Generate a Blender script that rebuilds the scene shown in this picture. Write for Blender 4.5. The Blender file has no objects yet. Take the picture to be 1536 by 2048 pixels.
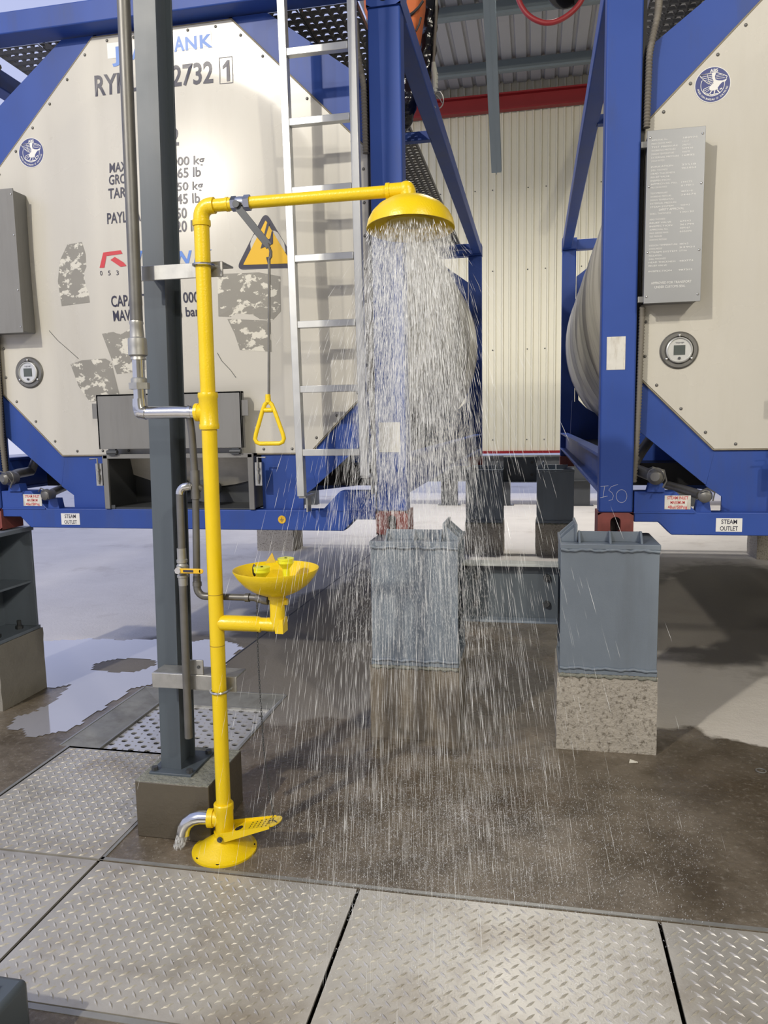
import bpy, bmesh, math, random
from mathutils import Vector, Matrix
random.seed(7)
PI = math.pi
C = bpy.context.scene.collection
sc = bpy.context.scene

# ------------------------------------------------------------------ camera
H0, FPX = 1.56, 1492.4
PIT, YAW, ROL = 0.1212769, 0.1997758, -0.0180782
_f = Vector((-math.sin(YAW)*math.cos(PIT), math.cos(YAW)*math.cos(PIT), -math.sin(PIT)))
_r = Vector((math.cos(YAW), math.sin(YAW), 0)); _u = _r.cross(_f)
RX = _r*math.cos(ROL)+_u*math.sin(ROL); UP = -_r*math.sin(ROL)+_u*math.cos(ROL); FW = _f
cam = bpy.data.objects.new('camera', bpy.data.cameras.new('camera')); C.objects.link(cam)
cam.matrix_world = Matrix(((RX.x, UP.x, -FW.x, 0), (RX.y, UP.y, -FW.y, 0), (RX.z, UP.z, -FW.z, H0), (0, 0, 0, 1)))
cam.data.sensor_fit = 'HORIZONTAL'; cam.data.sensor_width = 36; cam.data.lens = 36*FPX/1536
cam.data.clip_start = 0.05; cam.data.clip_end = 300
sc.camera = cam
def ray(x, y): return RX*((x-768)/FPX) - UP*((y-1024)/FPX) + FW
def P(x, y, Y):            # survey helper: point of the plane at depth Y seen at photo pixel (x, y)
    d = ray(x, y); t = Y/d.y
    return Vector((d.x*t, Y, H0+d.z*t))
def G(x, y, z=0):          # same on the horizontal plane at height z
    d = ray(x, y); t = (z-H0)/d.z
    return Vector((d.x*t, d.y*t, z))

# ------------------------------------------------------------------ world, lights, exposure
W = bpy.data.worlds.new('dusk'); sc.world = W; W.use_nodes = True
nt = W.node_tree; nt.nodes.clear()
wo = nt.nodes.new('ShaderNodeOutputWorld'); bg = nt.nodes.new('ShaderNodeBackground')
tc = nt.nodes.new('ShaderNodeTexCoord'); sx = nt.nodes.new('ShaderNodeSeparateXYZ'); cr = nt.nodes.new('ShaderNodeValToRGB')
nt.links.new(tc.outputs['Generated'], sx.inputs[0]); nt.links.new(sx.outputs[2], cr.inputs[0])
cr.color_ramp.elements[0].position = 0.0; cr.color_ramp.elements[0].color = (0.66, 0.68, 0.86, 1)
cr.color_ramp.elements[1].position = 0.6; cr.color_ramp.elements[1].color = (0.46, 0.53, 0.86, 1)
nt.links.new(cr.outputs[0], bg.inputs[0]); bg.inputs[1].default_value = 1.0
nt.links.new(bg.outputs[0], wo.inputs[0])
def lamp(name, loc, to, power, size, col=(1, 0.93, 0.8), spread=150):
    d = bpy.data.lights.new(name, 'AREA'); d.energy = power; d.size = size; d.shape = 'SQUARE'; d.color = col; d.spread = math.radians(spread)
    o = bpy.data.objects.new(name, d); C.objects.link(o); o.location = loc
    o.rotation_euler = (Vector(to)-Vector(loc)).to_track_quat('-Z', 'Y').to_euler(); return o
lamp('flood_lamp', (-4.4, -3.9, 6.6), (-0.9, 3.2, 1.2), 345, 0.22)
lamp('flood_lamp', (-5.9, -6.0, 6.4), (-1.0, 3.5, 1.4), 85, 0.4)
lamp('flood_lamp', (5.0, -3.6, 7.0), (1.2, 3.6, 1.4), 200, 0.4)
lamp('flood_lamp', (4.2, -5.8, 5.6), (0.6, 3.4, 1.5), 110, 0.4)
lamp('bay_or_added_lamp', (-2.2, 10.2, 5.4), (-2.0, 14.2, 0.6), 85, 0.6, (1, 0.96, 0.9), 120)
lamp('bay_or_added_lamp', (2.2, 10.2, 5.4), (2.0, 14.2, 0.6), 85, 0.6, (1, 0.96, 0.9), 120)
lamp('bay_or_added_lamp', (-0.2, 9.7, 7.4), (0.0, 8.6, 0.8), 95, 0.5, (1, 0.96, 0.9), 110)  # added out of view to brighten the tank sides facing the gap
vs = sc.view_settings
vs.view_transform = 'Standard'; vs.look = 'None'; vs.gamma = 1; vs.exposure = 0.0
vs.use_curve_mapping = False
sc.cycles.max_bounces = 6; sc.cycles.diffuse_bounces = 3; sc.cycles.glossy_bounces = 3; sc.cycles.caustics_reflective = False; sc.cycles.caustics_refractive = False

# ------------------------------------------------------------------ materials
def mat(name, col, rough=0.5, metal=0.0, var=0.12, scale=6.0, dirt=None, dirt_amt=0.0, dirt_scale=(8, 8, 0.8), bump=0.0, bump_scale=60, spec=0.5, coat=0.0, dirt_lo=0.5, dirt_hi=0.75, rvar=0.1):
    m = bpy.data.materials.new(name); m.use_nodes = True; t = m.node_tree; n = t.nodes; L = t.links
    b = n['Principled BSDF']; b.inputs['Roughness'].default_value = rough; b.inputs['Metallic'].default_value = metal
    b.inputs['Specular IOR Level'].default_value = spec; b.inputs['Coat Weight'].default_value = coat; b.inputs['Coat Roughness'].default_value = 0.08
    g = n.new('ShaderNodeNewGeometry')
    nz = n.new('ShaderNodeTexNoise'); nz.inputs['Scale'].default_value = scale; nz.inputs['Detail'].default_value = 6
    L.new(g.outputs['Position'], nz.inputs['Vector'])
    mx = n.new('ShaderNodeMix'); mx.data_type = 'RGBA'
    mx.inputs['A'].default_value = (*[c*(1-var) for c in col], 1); mx.inputs['B'].default_value = (*[min(1, c*(1+var)) for c in col], 1)
    L.new(nz.outputs[0], mx.inputs[0]); out = mx.outputs['Result']
    if dirt:
        mp = n.new('ShaderNodeVectorMath'); mp.operation = 'MULTIPLY'; mp.inputs[1].default_value = dirt_scale
        L.new(g.outputs['Position'], mp.inputs[0])
        n2 = n.new('ShaderNodeTexNoise'); n2.inputs['Scale'].default_value = 1; n2.inputs['Detail'].default_value = 8; n2.inputs['Roughness'].default_value = 0.65
        L.new(mp.outputs[0], n2.inputs['Vector'])
        mr = n.new('ShaderNodeMapRange'); mr.inputs[1].default_value = dirt_lo; mr.inputs[2].default_value = dirt_hi; mr.inputs[4].default_value = dirt_amt
        L.new(n2.outputs[0], mr.inputs[0])
        m2 = n.new('ShaderNodeMix'); m2.data_type = 'RGBA'; L.new(mr.outputs[0], m2.inputs[0]); L.new(out, m2.inputs['A']); m2.inputs['B'].default_value = (*dirt, 1)
        out = m2.outputs['Result']
    L.new(out, b.inputs['Base Color'])
    if rvar:
        r2 = n.new('ShaderNodeMapRange'); r2.inputs[3].default_value = max(0.02, rough-rvar); r2.inputs[4].default_value = min(1, rough+rvar)
        L.new(nz.outputs[0], r2.inputs[0]); L.new(r2.outputs[0], b.inputs['Roughness'])
    if bump:
        n3 = n.new('ShaderNodeTexNoise'); n3.inputs['Scale'].default_value = bump_scale; n3.inputs['Detail'].default_value = 5
        L.new(g.outputs['Position'], n3.inputs['Vector'])
        bp = n.new('ShaderNodeBump'); bp.inputs['Strength'].default_value = bump; bp.inputs['Distance'].default_value = 0.01
        L.new(n3.outputs[0], bp.inputs['Height']); L.new(bp.outputs[0], b.inputs['Normal'])
    return m
BLUE = mat('blue_paint', (0.031, 0.075, 0.315), 0.45, spec=0.3, var=0.18, scale=2.5, dirt=(0.05, 0.07, 0.16), dirt_amt=0.55, dirt_scale=(9, 9, 1.6), dirt_lo=0.52, dirt_hi=0.8)
CREAM = mat('cream_cladding', (0.57, 0.55, 0.49), 0.27, var=0.04, scale=1.5, dirt=(0.45, 0.42, 0.34), dirt_amt=0.35, dirt_scale=(7, 7, 0.9), dirt_lo=0.5, dirt_hi=0.85, spec=0.6)
SHELL = mat('tank_cladding', (0.74, 0.71, 0.62), 0.4, var=0.05, scale=2, dirt=(0.09, 0.08, 0.065), dirt_amt=0.9, dirt_scale=(0.45, 2.6, 0.5), dirt_lo=0.48, dirt_hi=0.74)
STEELGREY = mat('grey_paint', (0.185, 0.222, 0.268), 0.42, var=0.06, scale=3, dirt=(0.12, 0.13, 0.14), dirt_amt=0.4, bump=0.05, bump_scale=200)
COLGREY = mat('column_grey_paint', (0.075, 0.094, 0.114), 0.45, var=0.08, scale=4, dirt=(0.045, 0.05, 0.058), dirt_amt=0.4)
YELLOW = mat('yellow_enamel', (0.80, 0.57, 0.006), 0.33, var=0.06, scale=12, coat=0.1, bump=0.12, bump_scale=160)
LIME = mat('lime_plastic', (0.80, 0.80, 0.03), 0.35, var=0.04)
AMBER = mat('amber_flag', (0.62, 0.42, 0.06), 0.35, var=0.2, scale=60)
GALV = mat('galvanised_steel', (0.42, 0.42, 0.40), 0.42, metal=0.75, var=0.25, scale=25, dirt=(0.2, 0.18, 0.15), dirt_amt=0.5, dirt_scale=(20, 20, 6))
DULLPIPE = mat('dull_galvanised_pipe', (0.17, 0.168, 0.16), 0.45, metal=0.6, var=0.25, scale=20, dirt=(0.13, 0.12, 0.10), dirt_amt=0.6, dirt_scale=(25, 25, 7))
CHROME = mat('bright_steel', (0.66, 0.66, 0.64), 0.2, metal=1.0, var=0.12, scale=15)
ALU = mat('aluminium', (0.60, 0.61, 0.60), 0.38, metal=0.55, var=0.12, scale=10)
PLATE = mat('tread_plate_steel', (0.54, 0.52, 0.47), 0.38, metal=0.45, var=0.2, scale=9, dirt=(0.20, 0.15, 0.095), dirt_amt=0.75, dirt_scale=(2.2, 2.2, 2.2), dirt_lo=0.48, dirt_hi=0.74, bump=0.08, bump_scale=150)
EDGE = mat('edge_angle_steel', (0.34, 0.34, 0.32), 0.45, metal=0.5, var=0.3, scale=14)
CONC = mat('concrete', (0.40, 0.37, 0.32), 0.75, var=0.18, scale=9, dirt=(0.11, 0.095, 0.07), dirt_amt=0.85, dirt_scale=(62, 62, 62), dirt_lo=0.52, dirt_hi=0.66, bump=0.8, bump_scale=60)
CONCWET = mat('wet_concrete', (0.085, 0.072, 0.052), 0.4, var=0.2, scale=7, dirt=(0.07, 0.06, 0.045), dirt_amt=0.6, dirt_scale=(6, 6, 2), bump=0.25, bump_scale=60)
CONCDULL = mat('grey_concrete', (0.27, 0.255, 0.22), 0.7, var=0.15, scale=6, dirt=(0.15, 0.14, 0.12), dirt_amt=0.5, dirt_scale=(5, 5, 3), bump=0.3, bump_scale=60)
PALE = mat('lit_flange_grey', (0.42, 0.45, 0.44), 0.4, var=0.12, scale=8)  # paler tone puts light falling on the beam top flanges into the colour
WALKM = mat('walkway_steel', (0.15, 0.15, 0.15), 0.4, metal=0.6, var=0.25, scale=20)
BEAMGREY = mat('beam_dark_grey', (0.095, 0.115, 0.135), 0.5, var=0.12, scale=4)  # darker grey than the pedestals, for the cross beam webs
GROUT = mat('grout', (0.22, 0.225, 0.19), 0.85, var=0.3, scale=40, bump=1.0, bump_scale=60)
CONCSOAK = mat('soaked_concrete', (0.20, 0.175, 0.14), 0.45, var=0.2, scale=8, dirt=(0.09, 0.08, 0.06), dirt_amt=0.7, dirt_scale=(9, 9, 3), bump=0.4, bump_scale=60)
GALVF = mat('galvanised_frame', (0.36, 0.36, 0.33), 0.5, metal=0.4, var=0.3, scale=12, dirt=(0.16, 0.15, 0.12), dirt_amt=0.7, dirt_scale=(7, 7, 7), dirt_lo=0.45)
BLACK = mat('black_rubber', (0.012, 0.012, 0.013), 0.5, var=0.1)
PIT = mat('dark_pit', (0.01, 0.01, 0.01), 0.7, var=0.1)
DARKSTEEL = mat('dark_steel', (0.07, 0.075, 0.08), 0.45, metal=0.3, var=0.15)
GREYBOX = mat('grey_cabinet_paint', (0.19, 0.19, 0.185), 0.5, var=0.08, scale=4, dirt=(0.11, 0.10, 0.09), dirt_amt=0.5)
REDOX = mat('red_oxide_paint', (0.23, 0.06, 0.05), 0.6, var=0.3, scale=20, dirt=(0.09, 0.04, 0.03), dirt_amt=0.6, dirt_scale=(30, 30, 8))
WALLC = mat('cream_wall_sheet', (0.66, 0.63, 0.50), 0.5, var=0.04, scale=0.8)
REDTRIM = mat('red_trim', (0.24, 0.006, 0.010), 0.45, var=0.1)
ROOFM = mat('roof_sheet', (0.36, 0.36, 0.37), 0.55, var=0.08, scale=1)
PURL = mat('purlin_steel', (0.16, 0.195, 0.21), 0.5, var=0.1, scale=2)
NAVY = mat('navy_print', (0.035, 0.05, 0.2), 0.4, var=0.03)
INK = mat('dark_print', (0.035, 0.035, 0.06), 0.4, var=0.05)
LOGOB = mat('blue_print', (0.09, 0.22, 0.62), 0.4, var=0.03)
LOGOR = mat('red_print', (0.55, 0.05, 0.06), 0.4, var=0.03)
WHITE = mat('white_print', (0.76, 0.76, 0.74), 0.4, var=0.03)
STICK = mat('worn_white_sticker', (0.66, 0.65, 0.60), 0.5, var=0.1, scale=30, dirt=(0.28, 0.22, 0.14), dirt_amt=0.8, dirt_scale=(40, 40, 6), dirt_lo=0.5, dirt_hi=0.7)
SIGNY = mat('sign_yellow', (0.75, 0.45, 0.015), 0.4, var=0.03)
RESID = mat('sticker_residue', (0.27, 0.26, 0.23), 0.6, var=0.06, scale=20, dirt=(0.66, 0.64, 0.56), dirt_amt=1.0, dirt_scale=(16, 1, 24), dirt_lo=0.54, dirt_hi=0.57)
PLAC = mat('engraved_plate', (0.31, 0.32, 0.335), 0.42, metal=0.6, var=0.06, scale=3)
LCD = mat('lcd', (0.09, 0.105, 0.10), 0.2, var=0.02)
HOSE = mat('grey_corrugated_hose', (0.17, 0.155, 0.13), 0.6, var=0.15, scale=30)
REDHOSE = mat('red_hose', (0.30, 0.025, 0.03), 0.45, var=0.1)
ORANGE = mat('orange_fabric', (0.62, 0.16, 0.05), 0.7, var=0.15, scale=8)
WRAP = mat('black_film', (0.008, 0.008, 0.012), 0.12, var=0.1, bump=1.0, bump_scale=14)
PAPER = mat('paper', (0.6, 0.58, 0.5), 0.8)
WATER = mat('water_streak', (0.78, 0.80, 0.82), 0.25, var=0.02, spec=0.8)
PUDDLE = mat('puddle_water', (0.40, 0.40, 0.43), 0.05, var=0.05, scale=3, rvar=0.02, spec=1.0, coat=1.0)

def floor_material():
    m = bpy.data.materials.new('yard_concrete'); m.use_nodes = True; t = m.node_tree; n = t.nodes; L = t.links; b = n['Principled BSDF']
    g = n.new('ShaderNodeNewGeometry')
    def noise(s, d=6, r=0.55):
        z = n.new('ShaderNodeTexNoise'); z.inputs['Scale'].default_value = s; z.inputs['Detail'].default_value = d; z.inputs['Roughness'].default_value = r
        L.new(g.outputs['Position'], z.inputs['Vector']); return z.outputs[0]
    def mth(op, a, c=None, k=None):
        q = n.new('ShaderNodeMath'); q.operation = op
        for i, w in enumerate((a, c, k)):
            if w is None: continue
            if isinstance(w, (int, float)): q.inputs[i].default_value = w
            else: L.new(w, q.inputs[i])
        return q.outputs[0]
    def mix(f, a, c):
        q = n.new('ShaderNodeMix'); q.data_type = 'RGBA'
        if isinstance(f, float): q.inputs[0].default_value = f
        else: L.new(f, q.inputs[0])
        for nm, w in (('A', a), ('B', c)):
            if isinstance(w, tuple): q.inputs[nm].default_value = (*w, 1)
            else: L.new(w, q.inputs[nm])
        return q.outputs['Result']
    def rng(v, a, c, o0=0, o1=1):
        q = n.new('ShaderNodeMapRange'); q.inputs[1].default_value = a; q.inputs[2].default_value = c; q.inputs[3].default_value = o0; q.inputs[4].default_value = o1
        L.new(v, q.inputs[0]); return q.outputs[0]
    sp = n.new('ShaderNodeSeparateXYZ'); L.new(g.outputs['Position'], sp.inputs[0]); X, Y = sp.outputs[0], sp.outputs[1]
    ex = mth('DIVIDE', mth('ADD', X, 0.15), 3.5); ey = mth('DIVIDE', mth('SUBTRACT', Y, 2.2), 1.5)
    d = mth('SQRT', mth('ADD', mth('MULTIPLY', ex, ex), mth('MULTIPLY', ey, ey)))
    d = mth('ADD', d, mth('MULTIPLY', mth('SUBTRACT', noise(1.7, 7), 0.5), 0.62))
    def ell(cx, cy, rx, ry, amp=0.6):
        a = mth('DIVIDE', mth('SUBTRACT', X, cx), rx); c = mth('DIVIDE', mth('SUBTRACT', Y, cy), ry)
        return mth('ADD', mth('SQRT', mth('ADD', mth('MULTIPLY', a, a), mth('MULTIPLY', c, c))), mth('MULTIPLY', mth('SUBTRACT', noise(1.9, 7), 0.5), amp))
    wet = mth('MAXIMUM', rng(d, 0.99, 1.02, 1, 0), rng(ell(-0.25, 5.2, 0.75, 2.0), 0.96, 1.04, 1, 0))  # wet floor; second ellipse also paints in beam shadow between the pedestals
    wet = mth('MAXIMUM', wet, rng(ell(-3.0, 3.3, 1.3, 0.85, 0.5), 0.96, 1.03, 1, 0))
    damp_shade = mth('MAXIMUM', rng(ell(-2.4, 4.3, 0.8, 0.75, 0.6), 0.9, 1.05, 1.0, 0), mth('MAXIMUM', rng(ell(2.6, 6.4, 2.3, 2.0, 0.9), 0.9, 1.05, 0.8, 0), rng(ell(-1.15, 5.0, 1.05, 3.2, 0.9), 0.9, 1.02, 0.95, 0)))  # damp by the puddle, plus shade under the containers painted into the floor
    dry = mix(noise(2.2), (0.62, 0.585, 0.54), (0.79, 0.75, 0.695))
    dry = mix(rng(noise(0.9, 8, 0.7), 0.55, 0.7, 0, 0.5), dry, (0.30, 0.25, 0.20))
    dry = mix(damp_shade, dry, (0.21, 0.19, 0.165))
    wetc = mix(rng(noise(3.0, 8, 0.65), 0.35, 0.65), (0.078, 0.060, 0.038), (0.22, 0.185, 0.14))
    wetc = mix(rng(noise(1.3, 5), 0.55, 0.7, 0, 0.6), wetc, (0.16, 0.105, 0.058))
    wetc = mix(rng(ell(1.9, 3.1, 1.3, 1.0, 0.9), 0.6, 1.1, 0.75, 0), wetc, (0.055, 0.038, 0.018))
    wetc = mix(rng(noise(42, 6, 0.75), 0.54, 0.68, 0, 0.55), wetc, (0.36, 0.33, 0.28))
    wetc = mix(rng(noise(26, 6, 0.75), 0.54, 0.68, 0, 0.5), wetc, (0.07, 0.055, 0.038))
    L.new(mix(wet, dry, wetc), b.inputs['Base Color'])  # wet also carries the beam shadow painted between the pedestals
    rw = rng(noise(2.5, 6), 0.4, 0.62, 0.13, 0.42)
    rm = n.new('ShaderNodeMix'); L.new(wet, rm.inputs[0]); rm.inputs[2].default_value = 0.72; L.new(rw, rm.inputs[3]); L.new(rm.outputs[0], b.inputs['Roughness'])
    bp = n.new('ShaderNodeBump'); bp.inputs['Strength'].default_value = 0.35; bp.inputs['Distance'].default_value = 0.01
    L.new(mth('ADD', noise(55, 6, 0.7), mth('MULTIPLY', noise(9, 4), 1.2)), bp.inputs['Height']); L.new(bp.outputs[0], b.inputs['Normal'])
    return m
FLOORM = floor_material()

# ------------------------------------------------------------------ mesh builder
class MB:
    def __init__(s): s.v = []; s.f = []
    def add(s, v, f):
        o = len(s.v); s.v += [Vector(p) for p in v]; s.f += [tuple(i+o for i in q) for q in f]; return s
    def box(s, x0, x1, y0, y1, z0, z1):
        return s.add([(x0,y0,z0),(x1,y0,z0),(x1,y1,z0),(x0,y1,z0),(x0,y0,z1),(x1,y0,z1),(x1,y1,z1),(x0,y1,z1)],
                     [(0,3,2,1),(4,5,6,7),(0,1,5,4),(1,2,6,5),(2,3,7,6),(3,0,4,7)])
    def hexa(s, a, b):   # two quads of 4 points
        return s.add(list(a)+list(b), [(3,2,1,0),(4,5,6,7),(0,1,5,4),(1,2,6,5),(2,3,7,6),(3,0,4,7)])
    def bar(s, a, b, w, h, up=(0,0,1)):
        a, b = Vector(a), Vector(b); d = (b-a).normalized(); sd = d.cross(Vector(up))
        if sd.length < 1e-5: sd = d.cross(Vector((1,0,0)))
        sd.normalize(); u = sd.cross(d)
        q = [sd*(i*w/2)+u*(j*h/2) for i, j in ((-1,-1),(1,-1),(1,1),(-1,1))]
        return s.hexa([a+k for k in q], [b+k for k in q])
    def tube(s, pts, r, n=14, cap=True):
        pts = [Vector(p) for p in pts]; rs = r if isinstance(r, (list, tuple)) else [r]*len(pts)
        k = len(pts); T = []
        for i in range(k):
            d = pts[min(i+1, k-1)]-pts[max(i-1, 0)]
            if d.length < 1e-9: d = T[-1] if T else Vector((0,0,1))
            T.append(d.normalized())
        ref = Vector((0,1,0)) if abs(T[0].y) < 0.9 else Vector((1,0,0))
        nn = T[0].cross(ref).normalized(); V = []
        for i in range(k):
            nn = (nn-T[i]*nn.dot(T[i])).normalized(); bb = T[i].cross(nn)
            V += [pts[i]+(nn*math.cos(2*PI*j/n)+bb*math.sin(2*PI*j/n))*rs[i] for j in range(n)]
        F = [(i*n+j, i*n+(j+1)%n, (i+1)*n+(j+1)%n, (i+1)*n+j) for i in range(k-1) for j in range(n)]
        if cap: F += [tuple(range(n-1, -1, -1)), tuple((k-1)*n+j for j in range(n))]
        return s.add(V, F)
    def lathe(s, c, prof, n=32, axis=(0,0,1), ang=0):   # prof: (r, h)
        c = Vector(c); ax = Vector(axis).normalized(); a = ax.orthogonal().normalized(); b = ax.cross(a); V = []
        for r, h in prof:
            V += [c+ax*h+(a*math.cos(2*PI*j/n+ang)+b*math.sin(2*PI*j/n+ang))*max(r, 1e-5) for j in range(n)]
        F = [(i*n+j, i*n+(j+1)%n, (i+1)*n+(j+1)%n, (i+1)*n+j) for i in range(len(prof)-1) for j in range(n)]
        return s.add(V, F)
    def cyl(s, c, r, h, axis=(0,0,1), n=20, ang=0):
        return s.lathe(c, [(0,0),(r,0),(r,h),(0,h)], n, axis, ang)
    def prism(s, poly, y0, y1):   # polygon in XZ extruded along Y
        n = len(poly)
        V = [(p[0], y0, p[1]) for p in poly]+[(p[0], y1, p[1]) for p in poly]
        return s.add(V, [tuple(range(n)), tuple(range(2*n-1, n-1, -1))]+[(i, i+n, (i+1)%n+n, (i+1)%n) for i in range(n)])
    def prismz(s, poly, z0, z1):
        n = len(poly)
        V = [(p[0], p[1], z0) for p in poly]+[(p[0], p[1], z1) for p in poly]
        return s.add(V, [tuple(range(n-1, -1, -1)), tuple(range(n, 2*n))]+[(i, (i+1)%n, (i+1)%n+n, i+n) for i in range(n)])
    def sphere(s, c, r, n=12, m=8, sc_=(1,1,1)):
        V = []; c = Vector(c)
        for i in range(m+1):
            th = PI*i/m
            for j in range(n): V.append(c+Vector((math.sin(th)*math.cos(2*PI*j/n)*r*sc_[0], math.sin(th)*math.sin(2*PI*j/n)*r*sc_[1], math.cos(th)*r*sc_[2])))
        return s.add(V, [(i*n+j, (i+1)*n+j, (i+1)*n+(j+1)%n, i*n+(j+1)%n) for i in range(m) for j in range(n)])

ORG = {}
def thing(name, label, cat, loc, group=None):
    o = bpy.data.objects.new(name, None); C.objects.link(o); o.location = loc; o.empty_display_size = 0.1
    ORG[o.name] = Vector(loc); o['label'] = label; o['category'] = cat
    if group: o['group'] = group
    return o
def tag(o, label=None, cat=None, group=None, kind=None):
    for k, v in (('label', label), ('category', cat), ('group', group), ('kind', kind)):
        if v: o[k] = v
    return o
def obj(name, mb, m, parent=None, smooth=35, bevel=0.0, label=None, kind=None, center=True):
    if parent is not None: org = ORG[parent.name]
    else:
        xs = [p.x for p in mb.v]; ys = [p.y for p in mb.v]; zs = [p.z for p in mb.v]
        org = Vector(((min(xs)+max(xs))/2, (min(ys)+max(ys))/2, min(zs))) if center else Vector((0,0,0))
    me = bpy.data.meshes.new(name); me.from_pydata([p-org for p in mb.v], [], mb.f); me.validate()
    bm = bmesh.new(); bm.from_mesh(me); bmesh.ops.recalc_face_normals(bm, faces=bm.faces); bm.to_mesh(me); bm.free()
    me.materials.append(m)
    if smooth:
        me.polygons.foreach_set('use_smooth', [True]*len(me.polygons)); me.set_sharp_from_angle(angle=math.radians(smooth))
    o = bpy.data.objects.new(name, me); C.objects.link(o)
    if parent is not None: o.parent = parent; ORG[o.name] = org
    else: o.location = org; ORG[o.name] = org
    if bevel:
        md = o.modifiers.new('bevel', 'BEVEL'); md.width = bevel; md.segments = 2; md.limit_method = 'ANGLE'; md.angle_limit = math.radians(40)
    if label: o['label'] = label
    if kind: o['kind'] = kind
    return o

def glyphs(txt, bold=0.0, spacing=1.0):
    cu = bpy.data.curves.new('t', 'FONT'); cu.body = txt; cu.size = 1; cu.offset = bold; cu.space_character = spacing; cu.fill_mode = 'FRONT'; cu.resolution_u = 3
    o = bpy.data.objects.new('t', cu); C.objects.link(o)
    dg = bpy.context.evaluated_depsgraph_get(); dg.update(); me = bpy.data.meshes.new_from_object(o.evaluated_get(dg))
    V = [v.co.copy() for v in me.vertices]; F = [tuple(p.vertices) for p in me.polygons]
    bpy.data.objects.remove(o); bpy.data.curves.remove(cu); bpy.data.meshes.remove(me)
    return V, F
CAPH = max(v.y for v in glyphs('H')[0])
def text(mb, txt, x0, x1, z0, z1, yf, bold=0.0, shear=0.0, spacing=1.0):   # text stretched into a box in the XZ plane, facing -Y; yf(x,z) gives Y
    V, F = glyphs(txt, bold, spacing)
    if txt == '1':     # a one with a flag
        V = [Vector(p) for p in ((.26,0,0),(.40,0,0),(.40,CAPH,0),(.30,CAPH,0),(.10,CAPH*.74,0),(.10,CAPH*.60,0),(.26,CAPH*.72,0))]; F = [(0,1,2,6),(2,3,4,6),(4,5,6)]
    if not V: return mb
    ax = min(v.x for v in V); bx = max(v.x for v in V); ay, by = 0.0, CAPH; out = []
    for v in V:
        t = (v.y-ay)/max(by-ay, 1e-6)
        x = x0+(v.x-ax)/(bx-ax)*(x1-x0)+shear*t*(z1-z0); z = z0+t*(z1-z0)
        out.append((x, yf(x, z), z))
    return mb.add(out, F)

# ------------------------------------------------------------------ setting: ground, plates, pit
FX0, FX1, FY0, FY1 = -30.0, 30.0, -12.0, 60.0
PX0, PX1, PY0, PY1 = -2.28, -1.40, 3.13, 3.945       # drain pit
SX0, SX1, SY1 = -2.10, -1.435, 3.775                 # perforated sheet inside its sloped frame
TY0, TY1 = 1.63, 2.275                               # trench along X
TX0, TX1 = -2.23, -1.535                             # trench along Y
RTX = 4.0
fl = MB()
def patch(x0, x1, y0, y1, z=0.0, step=None):
    fl.add([(x0,y0,z),(x1,y0,z),(x1,y1,z),(x0,y1,z)], [(0,1,2,3)])
patch(FX0, FX1, FY0, TY0); patch(FX0, -4.2, TY0, TY1); patch(RTX, FX1, TY0, TY1)
patch(FX0, TX0, TY1, PY0); patch(TX1, FX1, TY1, PY0)
patch(FX0, PX0, PY0, PY1); patch(PX1, FX1, PY0, PY1)
patch(FX0, FX1, PY1, FY1)
for q4 in ([(-4.2,TY0),(RTX,TY0)],[(-4.2,TY1),(TX0,TY1)],[(TX1,TY1),(RTX,TY1)],[(-4.2,TY0),(-4.2,TY1)],[(RTX,TY0),(RTX,TY1)],[(TX0,TY1),(TX0,PY0)],[(TX1,TY1),(TX1,PY0)],[(TX0,PY0),(TX1,PY0)]):
    (a, b), (c, d) = q4; fl.add([(a,b,0),(c,d,0),(c,d,-.12),(a,b,-.12)], [(0,1,2,3)])
patch(-4.2, RTX, TY0, TY1, -0.12); patch(TX0, TX1, TY1, PY0, -0.12)
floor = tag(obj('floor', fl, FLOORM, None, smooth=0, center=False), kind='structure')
for (a, b, nm) in (((PX0,PY0,PX1,PY1), -0.6, 0),):
    m = MB(); x0,y0,x1,y1 = a
    m.add([(x0,y0,0),(x1,y0,0),(x1,y1,0),(x0,y1,0),(x0,y0,b),(x1,y0,b),(x1,y1,b),(x0,y1,b)], [(0,4,5,1),(1,5,6,2),(2,6,7,3),(3,7,4,0),(4,7,6,5)])
    obj('pit_wall', m, EDGE, floor, smooth=0)
def tread_plate(x0, x1, y0, y1, ang=math.radians(45)):
    g = 0.006; x0 += g; x1 -= g; y0 += g; y1 -= g
    m = MB(); m.box(x0, x1, y0, y1, -0.008, 0.0)
    p = 0.0315; cx, cy = (x0+x1)/2, (y0+y1)/2; R = math.hypot(x1-x0, y1-y0)/2; k = int(R/p)+1
    ca, sa = math.cos(ang), math.sin(ang); V = []; F = []; Ln, Wd, Hh = 0.0185, 0.0046, 0.0038
    for i in range(-k, k+1):
        for j in range(-k, k+1):
            gx, gy = i*p, j*p; x = cx+gx*ca-gy*sa; y = cy+gx*sa+gy*ca
            if not (x0+0.012 < x < x1-0.012 and y0+0.012 < y < y1-0.012): continue
            a = ang+(PI/2 if (i+j) % 2 else 0); dx, dy = math.cos(a), math.sin(a); o = len(V)
            for t, w, h in ((-Ln,0,0),(0,-Wd,0),(Ln,0,0),(0,Wd,0),(-Ln*0.5,0,Hh),(Ln*0.5,0,Hh)):
                V.append((x+dx*t-dy*w, y+dy*t+dx*w, h))
            F += [(o,o+1,o+4),(o+1,o+5,o+4),(o+1,o+2,o+5),(o+2,o+3,o+5),(o+3,o+4,o+5),(o+3,o,o+4)]
    m.add(V, F)
    return obj('floor_plate', m, PLATE, floor, smooth=0)
xs = [-4.2, -3.46, -2.5, TX1, -0.57, 0.39, 1.35, 2.31, 3.2, RTX]
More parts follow.
